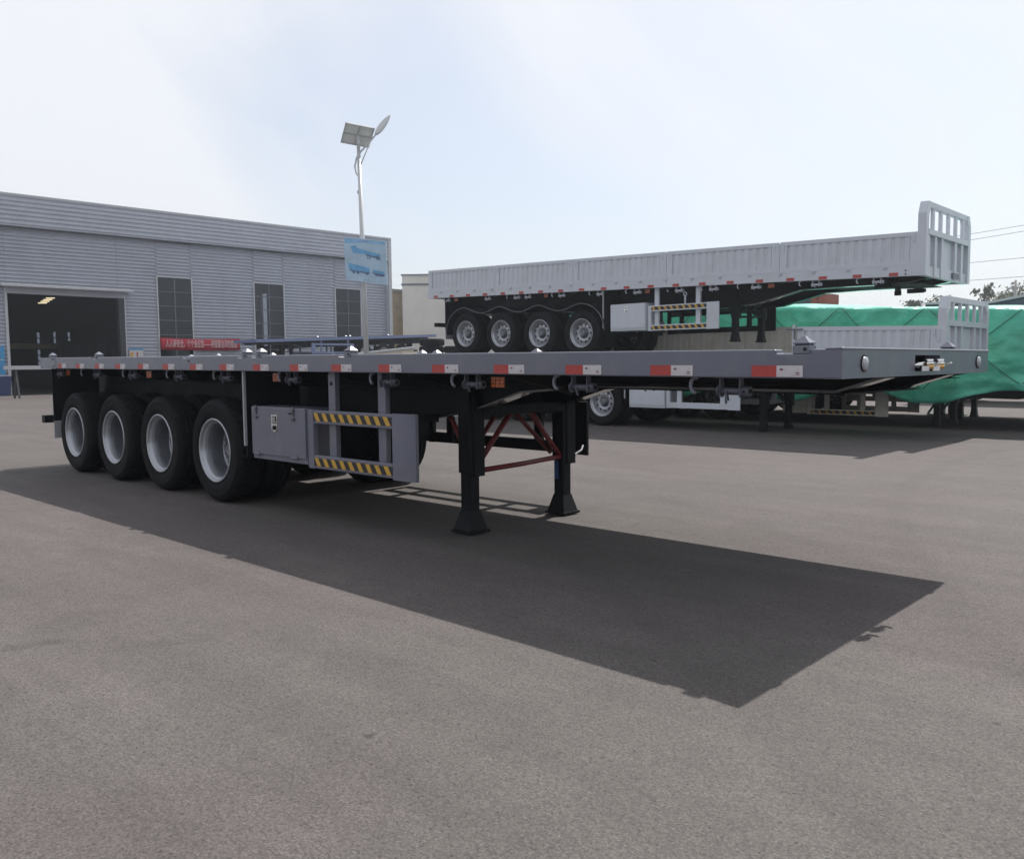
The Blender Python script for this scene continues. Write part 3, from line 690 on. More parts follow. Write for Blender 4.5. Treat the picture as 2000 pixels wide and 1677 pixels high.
for i in range(5):
    x = -.09-2.478*i-2.44
    put('side_panel', UPM, upper, (x, -hs-.004, 1.37-.029*x), rot=rt_(.029))
    x2 = x+2.44
    put('side_panel', UPM, upper, (x2, hs+.004, 1.37-.029*x2), rot=(0, -math.atan(.029), math.pi))
    if i:
        b = MB().box(x2+.004, x2+.034, -hs-.006, -hs+.05, 1.20, 1.90); b.build('panel_post', 'white', upper, warp=wpu)
        b = MB().prism([(x2-.10, 1.21), (x2+.14, 1.21), (x2+.10, 1.165), (x2+.02, 1.15), (x2-.06, 1.165)], 'y', -hs+.02, -hs+.06); b.build('post_bracket', 'black', upper, warp=wpu)
put('tail_panel', wall_mesh(Ws-.1, .55, 12, 'white', 'tail_panel'), upper, (-12.5, hs-.05, 1.37+.029*12.5), rot=(0, 0, -math.pi/2))
headboard(upper, Ws, 1.20, 1.88, 2.42, 'white')
rg = MB(); rg.tube([(.028*math.cos(t), -.012, .028*math.sin(t)) for t in [R(180+k*22.5) for k in range(9)]], .007, 6); rg.box(-.04, .04, -.012, .0, .0, .014); rg = rg.mesh('lashing_ring', 'white')
for i in range(19):
    x = -.62-.63*i; put('lashing_ring', rg, upper, (x, -hs-.002, 1.35-.029*x))
MB().box(.0, .03, .26, .60, 1.24, 1.34).build('coupling_box', 'mullion', upper)
for (xx, zz) in ((-.28, 1.24), (-.28, 1.30)): MB().cyl((xx, -hs-.006, zz), (xx, -hs+.01, zz), .014, 10).build('painted_rail_hole', 'black', upper)  # solid black discs stand for the shade inside two holes
MB().box(-.86, -.78, -.04, .04, 1.02, 1.2).cyl((-.82, 0, .98), (-.82, 0, 1.06), .06, 14).build('king_pin', 'black', upper)
for y in (-.85, .75): MB().box(-.9, -.62, y-.05, y+.05, 1.06, 1.14).cyl((-.9, y, 1.10), (-.58, y, 1.10), .035, 10).bar((-.75, y, 1.1), (-.75, y, 1.26), .05, .05, (1,0,0)).build('tie_block', 'black', upper)
MB().tube([(-4.62, -hs+.1, .98), (-4.62, -hs+.1, 1.16)], .02, 8).tube([(-4.62+.035*math.cos(t), -hs+.1, 1.19+.035*math.sin(t)) for t in [R(k*30) for k in range(13)]], .012, 6).build('eye_bolt', 'white', upper)

# ------------------------------------------------------------------ tarpaulined trailer behind the stack
YT = 14.2
tarptr, _, _ = trailer(dict(name='covered_trailer', label='dark chassis trailer with cream striped side guard under the green tarpaulin', W=2.1, L=12.2, zt=1.05, t=.16, tilt=.02, paint='black', loc=(1.2, YT+1.25, 0), deep=False, locks=([], []),
    beam=[(-.03, .0), (-.4, .10), (-2.2, .12), (-3.0, .2), (-3.8, .36), (-12.1, .36)], winches=[], hooks=[], wheels=[-10.2-1.0*i for i in range(2)], toolbox=(-8.5, -7.95, .22, .78, -1.02, .5),
    guard=(-7.93, -6.15, .20, .84, True), posts=[-7.5, -6.7], box_paint='dirty', legs=(-5.3, .55, 0)))
trailer(dict(name='covered_trailer', label='dark chassis trailer hidden under the far half of the green tarpaulin', W=2.1, L=12.2, zt=1.05, t=.16, tilt=.02, paint='black', loc=(.2, YT+3.9, 0), deep=False, locks=([], []),
    beam=[(-.03, .0), (-.4, .10), (-2.2, .12), (-3.0, .2), (-3.8, .36), (-12.1, .36)], winches=[], hooks=[], wheels=[-8.2-1.25*i for i in range(3)], guard=(-7.2, -5.6, .40, .9, False), posts=[-6.9, -6.1], box_paint='dirty', legs=(-4.6, .55, 0)))
def tarp():
    root = thing('tarpaulin', 'wrinkled green tarpaulin tied over a long trailer load', 'tarpaulin', (0, YT, 0))
    x0, x1 = -14.2, 6.5; nx = 300; prof = []
    # cross section near hem -> up -> over -> far hem, param u
    sec = [(-.12, .66), (-.10, .9), (-.08, 1.3), (-.06, 1.8), (-.04, 2.3), (-.02, 2.58), (.05, 2.63), (.6, 2.66), (1.2, 2.70), (2.6, 2.55), (4.0, 2.7), (4.9, 2.6), (5.1, 2.45), (5.15, 1.8), (5.17, .8)]
    pts = []
    for a, b in zip(sec[:-1], sec[1:]):
        d = math.hypot(b[0]-a[0], b[1]-a[1]); n = max(2, int(d/.06))
        for k in range(n): pts.append((a[0]+(b[0]-a[0])*k/n, a[1]+(b[1]-a[1])*k/n))
    pts.append(sec[-1]); m_ = len(pts); vs = []
    topf = lambda x: .0+(-.055*(x+7.2) if x < -2 else -.286)
    def surf(x, y, z):
        k = (z-.66)/1.94
        zz = z + topf(x)*max(0, k) + .05*noise.noise((x*.5, y, 3))*max(0, k)
        p = Vector((x*1.1, y*1.3, z*1.3))
        d = .05*noise.noise(p) + .03*noise.noise(p*2.7+Vector((x*.6, 0, 0)))+.02*noise.noise(p*7)
        rg_ = lambda a: max(0, 1-abs(noise.noise(a))*2.2)**2
        d += .045*rg_(Vector((x*.8+z*.7, 1.7, z*1.1-x*.35))) + .035*rg_(Vector((x*1.3-z*1.2, 7.7, z*1.5+x*.3))) + .02*rg_(p*2.1+Vector((0, 4, 0)))
        # pulled folds fanning down from the tie points
        f = abs(((x*.45+z*.25) % 1)-.5); d += .05*max(0, .12-f)/.12*(1-abs(k-.6))
        low = max(0, 1-k*2.2)
        d += .16*low*math.sin(x*7+2*noise.noise((x, 0, 0)))*.5+.10*low*noise.noise((x*2.3, z*2, 9))
        hem = (1-min(1, max(0, k*4)))*(.14*math.sin(x*2.1+.6)+.10*noise.noise((x*1.7, 1, 1)))
        s = -1 if y < 2.4 else 1
        return (x, y+s*d, zz+hem+(.03*noise.noise((x*1.5, y*2, 5)) if z > 2.5 else 0))
    for i in range(nx+1):
        x = x0+(x1-x0)*i/nx
        for (y, z) in pts: vs.append(surf(x, y, z))
    b = MB(); b.add(vs, [(i*m_+j, (i+1)*m_+j, (i+1)*m_+j+1, i*m_+j+1) for i in range(nx) for j in range(m_-1)], 0, True)
    o = b.build('tarpaulin_sheet', 'green', root)
    sd = o.modifiers.new('thickness', 'SOLIDIFY'); sd.thickness = .006
    MB().box(-13.8, 6.2, .35, 4.7, .9, 2.05).build('covered_load', 'navy', root)
    # ropes criss-cross over the near side
    for k in range(9):
        xa = -12+k*1.75
        for sgn in (1, -1):
            pp = []
            for j in range(15):
                u = j/14; z = .9+1.7*u; x = xa+sgn*(u-.5)*1.7
                q = surf(x, -.1+.06*u, z); pp.append((q[0], q[1]-.02, q[2]))
            MB().tube(pp, .007, 5).build('rope', 'rope', root)
tarp()
# green steel stands beyond it
for i, px in enumerate((1838, 1862)):
    q = on_y(px, 775, 19)
    b = MB().box(-.09, .09, -.09, .09, 0, 1.0).box(-.3, .3, -.12, .12, 0, .03).box(-.2, .2, -.1, .1, .98, 1.04).bar((-.3, 0, .03), (0, 0, .5), .05, .04, (0,1,0))
    o = b.build('steel_stand', 'greenpaint', loc=(q.x, 19, 0)); tag(o, 'green steel trestle stand under the tarpaulin edge', 'stand', 'green trestle stands')

# ------------------------------------------------------------------ workshop hall
XF = -48.3
hall = thing('workshop_building', 'long grey corrugated metal workshop with open door and tall windows', 'building', (XF, 22, 0), R(-2))
wl = lambda p: (p[0]-XF, p[1]-22, p[2])
def sheet(y0, y1, z0, z1, x=XF, per=.2, dep=.075, name='siding_sheet', m='siding'):
    prof = []; z = z0
    while z < z1-1e-6:
        prof += [(0, z), (0, min(z1, z+per*.36)), (dep*.85, min(z1, z+per*.5)), (dep, min(z1, z+per*.62)), (dep*.9, min(z1, z+per*.80)), (0, min(z1, z+per))]; z += per; continue
        for (d, dz) in ((0, .06), (dep, .10)):
            prof.append((d, min(z1, z+0)) if False else (d, min(z1, z))); z2 = min(z1, z+dz); prof.append((d, z2)); z = z2
            if z >= z1-1e-6: break
    b = MB(); n = len(prof); vs = [(x+d-dep, y0, zz) for d, zz in prof]+[(x+d-dep, y1, zz) for d, zz in prof]
    b.add(vs, [(i, i+1, n+i+1, n+i) for i in range(n-1)])
    b.add([(x-.08, y0, z0), (x-.08, y1, z0), (x-.08, y1, z1), (x-.08, y0, z1)], [(0,1,2,3)])
    return b.build(name, m, hall, warp=wl)
WIN = [(18.24, 20.32), (24.42, 26.54), (30.5, 32.6)]; ZW0, ZW1 = .8, 6.75; YL, YR = -8., 34.85
ZF = 8.95
for (a, b_) in ((YL, -3), (-3, 4), (4, 10.3)): sheet(a, b_-.012, .7, ZF)
sheet(10.3, 15.988, 5.9, ZF)
for (a, b_) in ((16, 18.24), (20.32, 22.4), (22.4, 24.42), (26.54, 28.6), (28.6, 30.5), (32.6, YR)): sheet(a+.006, b_-.006, .7, ZF)
for a, b_ in WIN: sheet(a+.006, b_-.006, ZW1+.06, ZF)
for a, b_ in ((YL, 1), (1, 10), (10, 19), (19, 28), (28, YR+.25)): sheet(a+.004, b_-.004, ZF-.08, 10.45, XF+.34, .235, .05, 'fascia_sheet')
def part(b, n, m, **k): return b.build(n, m, hall, warp=wl, **k)
part(MB().box(XF-.3, XF+.36, YL, YR+.25, 10.45, 10.56), 'roof_coping', 'trim')
part(MB().box(XF+.02, XF+.30, YL, YR+.2, ZF-.14, ZF-.07), 'fascia_soffit', 'darksteel')
part(MB().box(XF-.2, XF+.03, YL, 10.28, 0, .7), 'plinth', 'concrete'); part(MB().box(XF-.2, XF+.03, 16.3, YR, 0, .7), 'plinth', 'concrete')
part(MB().box(XF-.2, XF+.36, YR, YR+.25, 0, 10.44), 'corner_trim', 'trim')
# door: jambs, roller box, canopy
part(MB().box(XF-.35, XF+.05, 15.98, 16.30, 0, 5.5), 'door_jamb', 'darksteel'); part(MB().box(XF-.06, XF+.07, 10.18, 10.32, 0, 5.75), 'door_jamb', 'trim')
part(MB().box(XF-.25, XF+.06, 10.3, 16.3, 5.38, 5.78), 'roller_box', 'siding')
part(MB().prism([(XF-.05, 5.95), (XF+.75, 5.80), (XF+.75, 5.70), (XF-.05, 5.74)], 'y', 9.9, 16.6), 'door_canopy', 'trim')
part(MB().box(XF+.0, XF+.05, 16.3, 16.36, .7, 5.7), 'door_trim', 'trim')
# windows
for (a, b_) in WIN:
    f = part(MB().box(XF-.10, XF+.05, a-.05, a+.03, ZW0, ZW1+.05).box(XF-.10, XF+.05, b_-.03, b_+.05, ZW0, ZW1+.05).box(XF-.10, XF+.05, a+.03, b_-.03, ZW1-.02, ZW1+.055).box(XF-.1, XF+.06, a+.03, b_-.03, ZW0-.1, ZW0+.03), 'window', 'trim')
    c0 = (a+b_)/2; rows = 7; rh = (ZW1-ZW0)/rows
    MB().box(XF-.06, XF+.0, c0-.035, c0+.035, ZW0, ZW1).build('mullion', 'mullion', f, warp=wl)
    for k in range(1, rows): MB().box(XF-.055, XF-.004, a+.03, b_-.03, ZW0+k*rh-.022, ZW0+k*rh+.022).build('glazing_bar', 'mullion', f, warp=wl)
    for k in range(rows):
        for (p, q) in ((a+.03, c0-.035), (c0+.035, b_-.03)):
            MB().box(XF-.036, XF-.030, p, q, ZW0+k*rh+.022, ZW0+(k+1)*rh-.022).build('pane', 'glass', f, warp=wl)
# shell
XB = -78
def holes_wall(y0, y1, z0, z1, holes, x, th=.1):
    b = MB(); ys = sorted({y0, y1, *[q for h_ in holes for q in h_[:2]]}); zs = sorted({z0, z1, *[q for h_ in holes for q in h_[2:]]})
    for ya, yb in zip(ys[:-1], ys[1:]):
        for za, zb_ in zip(zs[:-1], zs[1:]):
            cy, cz = (ya+yb)/2, (za+zb_)/2
            if any(h_[0] < cy < h_[1] and h_[2] < cz < h_[3] for h_ in holes): continue
            b.box(x-th, x, ya, yb, za, zb_)
    return b
slits = [(19.85, 20.07, 1.6, 4.5), (21.15, 21.35, 3.6, 4.55), (22.3, 22.5, 3.6, 4.57)]
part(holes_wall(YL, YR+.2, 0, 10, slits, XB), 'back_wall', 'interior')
for s_ in slits:
    part(MB().box(XB-.05, XB-.04, s_[0], s_[1], s_[2], s_[3]), 'back_pane', 'glass')
    n = max(2, int((s_[3]-s_[2])/.45))
    for k in range(1, n): part(MB().box(XB-.06, XB-.02, s_[0], s_[1], s_[2]+(s_[3]-s_[2])*k/n-.04, s_[2]+(s_[3]-s_[2])*k/n+.04), 'window_bar', 'darksteel')
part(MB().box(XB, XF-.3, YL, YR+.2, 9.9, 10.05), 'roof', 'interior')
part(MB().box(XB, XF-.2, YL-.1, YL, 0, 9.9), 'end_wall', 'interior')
ew = MB()
for (xa, xb, za, zb_) in ((XB, -66.9, 0, 9.9), (-65.9, XF-.2, 0, 9.9), (-66.9, -65.9, 0, 3.2), (-66.9, -65.9, 7.8, 9.9)): ew.box(xa, xb, YR+.02, YR+.2, za, zb_)
part(ew, 'end_wall', 'siding')
part(MB().bar((XF-3, 24, .5), (XF-3, 26.5, 4), .16, .16).bar((XF-3, 26.6, .5), (XF-3, 24.4, 4), .16, .16).box(XF-3.1, XF-2.9, 23.9, 24.1, 0, 9.8), 'wind_brace', 'trim')
# hall lamps and things inside
for k in range(4):
    q = at_depth(83+k*5.1, 591.7-k*3.2, 66); o = MB().box(-.32, .32, -.06, .06, -.035, .035, 0).bar((0,0,.03), (0,0,9.9-q.z), .02, .02, (1,0,0), 1).build('hall_lamp', ['lightstrip', 'darksteel'], loc=(q.x, q.y, q.z), rot=(0, 0, math.atan2(rt.y, rt.x)))
    tag(o, 'glowing strip lamp under the dark workshop roof', 'lamp', 'workshop strip lamps')
gb = thing('gantry_beam', 'ochre steel gantry beam on posts inside the workshop door', 'gantry', (-62, 16.5, 0))
MB().box(-.15, .15, -3.5, 2.4, 2.75, 3.1).build('beam', 'oldwall', gb)
for y in (-3.3, 2.2): MB().box(-.15, .15, y-.15, y+.15, 0, 2.75).build('post', 'darksteel', gb)
pk = thing('panel_stack', 'dark grey corrugated side panels stored upright in the workshop', 'panels', (-58, 18.3, 0))
for k in range(5): put('panel', wall_mesh(4.2, 3.2, 18, 'darksteel', 'stored_panel') if k == 0 else bpy.data.meshes['stored_panel'], pk, (-.3*k, -2.1, 0), rot=(0, 0, math.pi/2))
bm_ = thing('steel_beam', 'grey steel beam lying across two trestles before the workshop door', 'beam', (-43, 9.6, 0))
MB().box(-.1, .1, -1.2, 3, 1.36, 1.54).build('beam', 'trim', bm_)
for y in (-.7, 2.4): MB().bar((-.35, y, 0), (0, y, 1.36), .08, .08, (0,1,0)).bar((.35, y, 0), (0, y, 1.36), .08, .08, (0,1,0)).build('trestle', 'darksteel', bm_)
# banner with its writing
bn = MB(); n = 26
yb0, yb1 = 18.25, 23.3
ptsb = [(yb0+(yb1-yb0)*k/n, .055*math.sin(k*.9)+.04*math.sin(k*2.3)) for k in range(n+1)]
vs = []
for (y, d) in ptsb: 
    sag = .10*math.sin(math.pi*(y-yb0)/(yb1-yb0))
    vs += [(XF+.16+d, y, 2.46-sag*.4), (XF+.16+d, y, 3.16-sag*.6)]
bn.add(vs, [(2*i, 2*i+2, 2*i+3, 2*i+1) for i in range(n)], 0, True)
ban = bn.build('banner', 'banner'); tag(ban, 'red cloth safety banner with white characters on the workshop wall', 'banner')
sd = ban.modifiers.new('thickness', 'SOLIDIFY'); sd.thickness = .01
def text_mesh(txt, size, name):
    cu = bpy.data.curves.new('txt', 'FONT'); cu.body = txt; cu.size = size; cu.align_x = 'CENTER'; cu.align_y = 'CENTER'; cu.extrude = .004; cu.resolution_u = 3
    o = bpy.data.objects.new('txt', cu); COL.objects.link(o); bpy.context.view_layer.update()
    me = bpy.data.meshes.new_from_object(o.evaluated_get(bpy.context.evaluated_depsgraph_get())); me.name = name
    bpy.data.objects.remove(o); return me
tm_ = text_mesh('人人讲安全、个个会应急——排查整治风险隐患', .36, 'banner_lettering'); tm_.materials.clear(); tm_.materials.append(M['banner_text'])
xs = [v.co.x for v in tm_.vertices]; wd_ = (max(xs)-min(xs)) or 1
lt = put('lettering', tm_, ban, (XF+.262, (yb0+yb1)/2, 2.79), rot=(math.pi/2, 0, math.pi/2)); lt.scale = (4.5/wd_, 1.45, 1)
# boards and bin by the door
o = MB().box(XF+.03, XF+.07, 8.3, 10.05, .75, 2.6).build('notice_board', 'notice_blue'); tag(o, 'bright blue information board on the wall beside the open door', 'board')
MB().box(XF+.07, XF+.074, 9.5, 10.0, 1.85, 1.9).box(XF+.07, XF+.074, 8.6, 9.9, 1.0, 1.08).build('board_print', 'tape_white', o)
bi = thing('waste_bin', 'dark blue plastic bin standing below the blue board', 'bin', (XF+.55, 9.75, 0))
MB().add([(-.28,-.3,0),(.28,-.3,0),(.28,.3,0),(-.28,.3,0),(-.36,-.38,.95),(.36,-.38,.95),(.36,.38,.95),(-.36,.38,.95)], [(0,3,2,1),(4,5,6,7),(0,1,5,4),(1,2,6,5),(2,3,7,6),(3,0,4,7)]).build('bin_body', 'bin', bi, bevel=.02)
MB().box(-.38, .38, -.4, .4, .95, 1.02).build('lid', 'bin', bi, bevel=.015)
MB().box(-.1, .2, -.2, .3, 1.02, 1.07).build('paper_scrap', 'tape_white', bi)
o = MB().box(XF+.05, XF+.09, 16.45, 17.25, 1.2, 2.5).build('poster_board', 'tape_white'); tag(o, 'small white poster board with yellow and red blocks beside the door', 'board')
MB().box(XF+.09, XF+.093, 16.5, 16.66, 1.3, 2.3).build('poster_yellow', 'yellow', o); MB().box(XF+.09, XF+.093, 16.85, 16.93, 1.3, 2.3).build('poster_red', 'tape_red', o); MB().box(XF+.088, XF+.093, 16.45, 17.25, 2.42, 2.52).build('poster_header', 'notice_blue', o)

PIV = Matrix.Translation((XF, 22, 0)) @ Matrix.Rotation(R(-2), 4, 'Z') @ Matrix.Translation((-XF, -22, 0))
bpy.context.view_layer.update()
for o in list(COL.objects):
    if o.parent is None and o.name.split('.')[0] in ('banner', 'notice_board', 'waste_bin', 'poster_board'): o.matrix_world = PIV @ o.matrix_world
# ------------------------------------------------------------------ blue flatbeds by the hall, one on the other
for k, (zb_, lab) in enumerate(((0, 'blue grey flatbed trailer parked by the workshop, under another flatbed'), (1.67, 'blue grey flatbed trailer stacked on another flatbed by the workshop'))):
    trailer(dict(name='flatbed_trailer', label=lab, group='blue grey flatbeds by the workshop', W=2.5, L=13.2, zt=(1.22 if k else 1.34), t=.17, tilt=(.040 if k else .025), paint='blue_paint', loc=(-42.2, 20.3, zb_), rotz=-math.pi/2, deep=False,
        locks=([], [-4.0, -6.0, -6.3, -9.2] if k else []), beam=[(-.03, .0), (-.4, .10), (-2.0, .12), (-2.8, .2), (-3.4, .38), (-13.1, .38)], winches=[], hooks=[], wheels=[-7.4-1.5*i for i in range(3)],
        guard=(-6.6, -3.6, .45, 1.06, False), posts=[-6.2, -4.3], far_guard_tone='blue_paint', legs=(-2.6, .55, 0 if not k else .05), wheel_z=[.535]*3 if not k else None or [.535]*3))

# ------------------------------------------------------------------ tyre stacks, canvas-covered pile
for i, (px, n_, xx) in enumerate(((843, 8, -26.0), (893, 7, -25.2))):
    q = on_x(px, 690, xx)
    for k in range(n_):
        o = put('stacked_tyre', TYRE if k >= n_-2 else TYRE_LOW, None, (q.x+random.uniform(-.05,.05), q.y+random.uniform(-.05,.05), .0+.315*k), rot=(math.pi/2, 0, random.random()*6))
        tag(o, (['bottom', 'second', 'third', 'fourth', 'fifth', 'sixth', 'seventh', 'eighth'][k] if k < n_-1 else 'topmost')+[' black tyre in the taller tyre stack beside the pale canvas pile', ' black tyre in the stack next to the stacked drop side trailers'][i], 'tyre', ['tyres of the taller stack', 'tyres of the shorter stack'][i])
cp = thing('canvas_pile', 'pale canvas covered pile with a sloping ridge board beside tyres', 'pile', (-28.5, 18.9, 0))
q0 = on_x(694, 691, -28.3); q1 = on_x(806, 678, -28.3)
MB().add([(-.9,-1.5,0),(.9,-1.5,0),(.9,1.7,0),(-.9,1.7,0),(-.2,q0.y-18.9,q0.z-.06),(.25,q0.y-18.9,q0.z-.06),(.25,q1.y-18.9,q1.z-.06),(-.2,q1.y-18.9,q1.z-.06)],
   [(0,3,2,1),(4,5,6,7),(0,1,5,4),(1,2,6,5),(2,3,7,6),(3,0,4,7)]).build('canvas', 'wood', cp)
MB().bar((.22, q0.y-18.9-.1, q0.z-.02), (.22, q1.y-18.9+.1, q1.z-.01), .16, .09).build('ridge_board', 'trim', cp)

# ------------------------------------------------------------------ solar street lamp and its sign
LP = at_depth(717, 690, 27); 
lamp = thing('solar_street_lamp', 'tall white solar street lamp with tilted panel and curved arm', 'street lamp', (LP.x, LP.y, 0))
lean = on = at_depth(700, 285, 27)
dx, dy = lean.x-LP.x, lean.y-LP.y
MB().tube([(0, 0, 0), (dx*.5, dy*.5, 5.0), (dx, dy, 8.4)], [.085, .075, .055], 16).build('pole', 'pole', lamp)
MB().box(-.2, .2, -.2, .2, 0, .02).build('base_plate', 'pole', lamp)
rv = Vector((rt.x, rt.y, 0)); fv = Vector((fw.x, fw.y, 0)).normalized()
def lp(r_, z, f_=0.): return (rv*r_+fv*f_+Vector((dx, dy, 8.4+z)))
# panel seen from below, tilted to the sun behind
base_l = Vector((LP.x, LP.y, 0))
cA, cB, cC, cD = [at_depth(*q)-base_l for q in ((680, 240, 26.45), (737, 250, 26.78), (716, 287, 27.43), (660, 275, 27.10))]
ctr = (cA+cB+cC+cD)/4; ax1 = ((cB-cA)+(cC-cD)).normalized(); ax2 = (cA-cD)+(cB-cC); ax2 = (ax2-ax1*ax2.dot(ax1)).normalized(); nn_ = ax1.cross(ax2)
pn = MB(); 
def pb(u0, u1, v0, v1, d0, d1, mi): 
    vs = [ctr+ax1*u+ax2*v+nn_*d for d in (d0, d1) for u, v in ((u0,v0),(u1,v0),(u1,v1),(u0,v1))]
    pn.add(vs, [(0,3,2,1),(4,5,6,7),(0,1,5,4),(1,2,6,5),(2,3,7,6),(3,0,4,7)], mi)
s_up = -1 if nn_.z > 0 else 1      # +s_up*... underside direction
a, b_ = (cB-cA).length/2, (cA-cD).length/2
pb(-a, a, -b_, b_, -.008, .008, 0); pb(-a+.02, a-.02, -b_+.02, b_-.02, *sorted((-s_up*.009, -s_up*.014)), 2)
for u0, u1, v0, v1 in ((-a, a, -b_, -b_+.035), (-a, a, b_-.035, b_), (-a, -a+.035, -b_, b_), (a-.035, a, -b_, b_), (-.03, .03, -b_, b_)): pb(u0, u1, v0, v1, *sorted((s_up*.008, s_up*.045)), 1)
pb(-a, a, -.03, .03, *sorted((s_up*.008, s_up*.03)), 1)
pn.build('solar_panel', ['panelback', 'pole', 'cell'], lamp)
MB().bar(lp(0, -.15), ctr, .07, .07, (1,0,0)).build('panel_bracket', 'pole', lamp)
arm = [lp(.03, -1.05), lp(-.08, -.92), lp(-.13, -.70), lp(-.065, -.42), lp(.065, -.245), lp(.21, -.09), lp(.39, .10), lp(.60, .33)]
MB().tube(arm, .028, 10).build('lamp_arm', 'pole', lamp); MB().tube([lp(.06, -.64), lp(.375, .06)], .018, 8).build('arm_strut', 'pole', lamp)
hd = MB(); c0, c1 = lp(.54, .28), lp(1.05, .87, -.10); dirv = (c1-c0).normalized(); sv = dirv.cross(fv).normalized()*.8+fv*.6; sv = (sv-dirv*sv.dot(dirv)).normalized(); tv = dirv.cross(sv)
ring = []; K = 9; S_ = 14
for k in range(K+1):
    u = k/K; wd = .04+.115*math.sin(math.pi*min(1, u*1.08)**.8)**.7 if u < .93 else .06*(1-u)/.07+.01; th = .02+.035*math.sin(math.pi*u)
    p = c0+(c1-c0)*u
    ring.append([p+sv*(wd*math.cos(2*math.pi*j/S_))+tv*(th*math.sin(2*math.pi*j/S_)) for j in range(S_)])
vs = [q for r_ in ring for q in r_]
hd.add(vs, [(k*S_+j, k*S_+(j+1) % S_, (k+1)*S_+(j+1) % S_, (k+1)*S_+j) for k in range(K) for j in range(S_)]+[tuple(range(S_)), tuple(K*S_+j for j in range(S_))], 0, True)
hd.build('lamp_head', 'pole', lamp)
MB().cyl(lp(-.03, -1.55, -.04), lp(-.03, -1.45, -.04), .035, 8).build('junction_box', 'pole', lamp)
# sign
sl_ = at_depth(671, 464, 26.85); sr_ = at_depth(757, 555, 26.85)
sg = thing('sign_board', 'pale blue sign board with pictures of trailers fixed to the lamp pole', 'sign', ((sl_.x+sr_.x)/2, (sl_.y+sr_.y)/2, 4.05))
TL, TR, BR_, BL = at_depth(671, 463, 26.8), at_depth(754, 471, 26.8), at_depth(757, 557, 26.8), at_depth(676, 546, 26.8)
base_ = Vector(sg.location); 
def sp(u, v, d=0.):
    p = TL*(1-u)*(1-v)+TR*u*(1-v)+BR_*u*v+BL*(1-u)*v; return p-fv*d-base_
def sq(b, pts, d0, d1, mi=0):
    n = len(pts); b.add([sp(u, v, d0) for u, v in pts]+[sp(u, v, d1) for u, v in pts], [tuple(range(n)), tuple(range(2*n-1, n-1, -1))]+[(i, (i+1) % n, (i+1) % n+n, i+n) for i in range(n)], mi); return b
M['sign_face'] = mat('sign_print', (.34, .47, .58), .5, 0, .18, 1.6); M['sign_blue'] = mat('sign_blue_print', (.10, .30, .52), .5, 0, .2, 6); M['sign_band'] = mat('sign_band_print', (.20, .38, .60), .5, 0, .2, 3); M['sign_dark'] = mat('sign_dark_print', (.07, .12, .22), .5)
sq(MB(), [(0,0),(1,0),(1,1),(0,1)], -.03, .02).build('board', 'sign_face', sg)
fr_ = MB()
for q in ([(0,0),(1,0),(1,.025),(0,.025)], [(0,.975),(1,.975),(1,1),(0,1)], [(0,.025),(.02,.025),(.02,.975),(0,.975)], [(.98,.025),(1,.025),(1,.975),(.98,.975)]): sq(fr_, q, .0195, .03)
fr_.build('board_frame', 'sign_face', sg)
sq(MB(), [(.02,.03),(.98,.03),(.98,.10),(.5,.085),(.3,.12),(.02,.14)], .0205, .023).build('printed_band', 'sign_band', sg)
t1 = MB(); sq(t1, [(.15,.20),(.29,.17),(.31,.23),(.86,.325),(.85,.375),(.66,.375),(.5,.35),(.2,.35)], .0205, .024, 0); sq(t1, [(.5,.355),(.85,.38),(.84,.415),(.66,.41),(.52,.385)], .0205, .0235, 1)
for u in (.76, .80, .84, .55, .60): sq(t1, [(u-.014,.41),(u+.014,.41),(u+.014,.455),(u-.014,.455)], .0205, .024, 1)
t1.build('printed_trailer', ['sign_blue', 'sign_dark'], sg)
t1 = MB(); sq(t1, [(.08,.60),(.58,.66),(.58,.765),(.10,.755)], .0205, .024, 0); sq(t1, [(.10,.757),(.58,.767),(.58,.80),(.5,.80),(.3,.785),(.13,.78)], .0205, .0235, 1)
for u in (.20, .30, .52): sq(t1, [(u+.036*math.cos(R(45*j)), .80+.036*math.sin(R(45*j))) for j in range(8)], .0205, .025, 1)
t1.build('printed_trailer', ['sign_blue', 'sign_dark'], sg)
t1 = MB(); sq(t1, [(.66,.69),(.93,.71),(.94,.765),(.66,.755)], .0205, .024, 0); sq(t1, [(.64,.757),(.94,.767),(.95,.80),(.9,.825),(.72,.81)], .0205, .0235, 1)
for u in (.74, .80, .86): sq(t1, [(u+.02*math.cos(R(45*j)), .815+.02*math.sin(R(45*j))) for j in range(8)], .0205, .025, 1)
t1.build('printed_trailer', ['sign_blue', 'sign_dark'], sg)
for v in (.055, .945):
    for u in (.46, .54): 
        p = sp(u, v, .02); MB().cyl(p, p-fv*.02, .018, 8).build('bolt', 'mullion', sg)
for v in (.1, .9): MB().bar(sp(.44, v, -.03), sp(.60, v, -.03), .05, .06, (0,0,1)).bar(sp(.52, v, -.02), sp(.52, v, -.14), .05, .05).build('clamp', 'pole', sg)

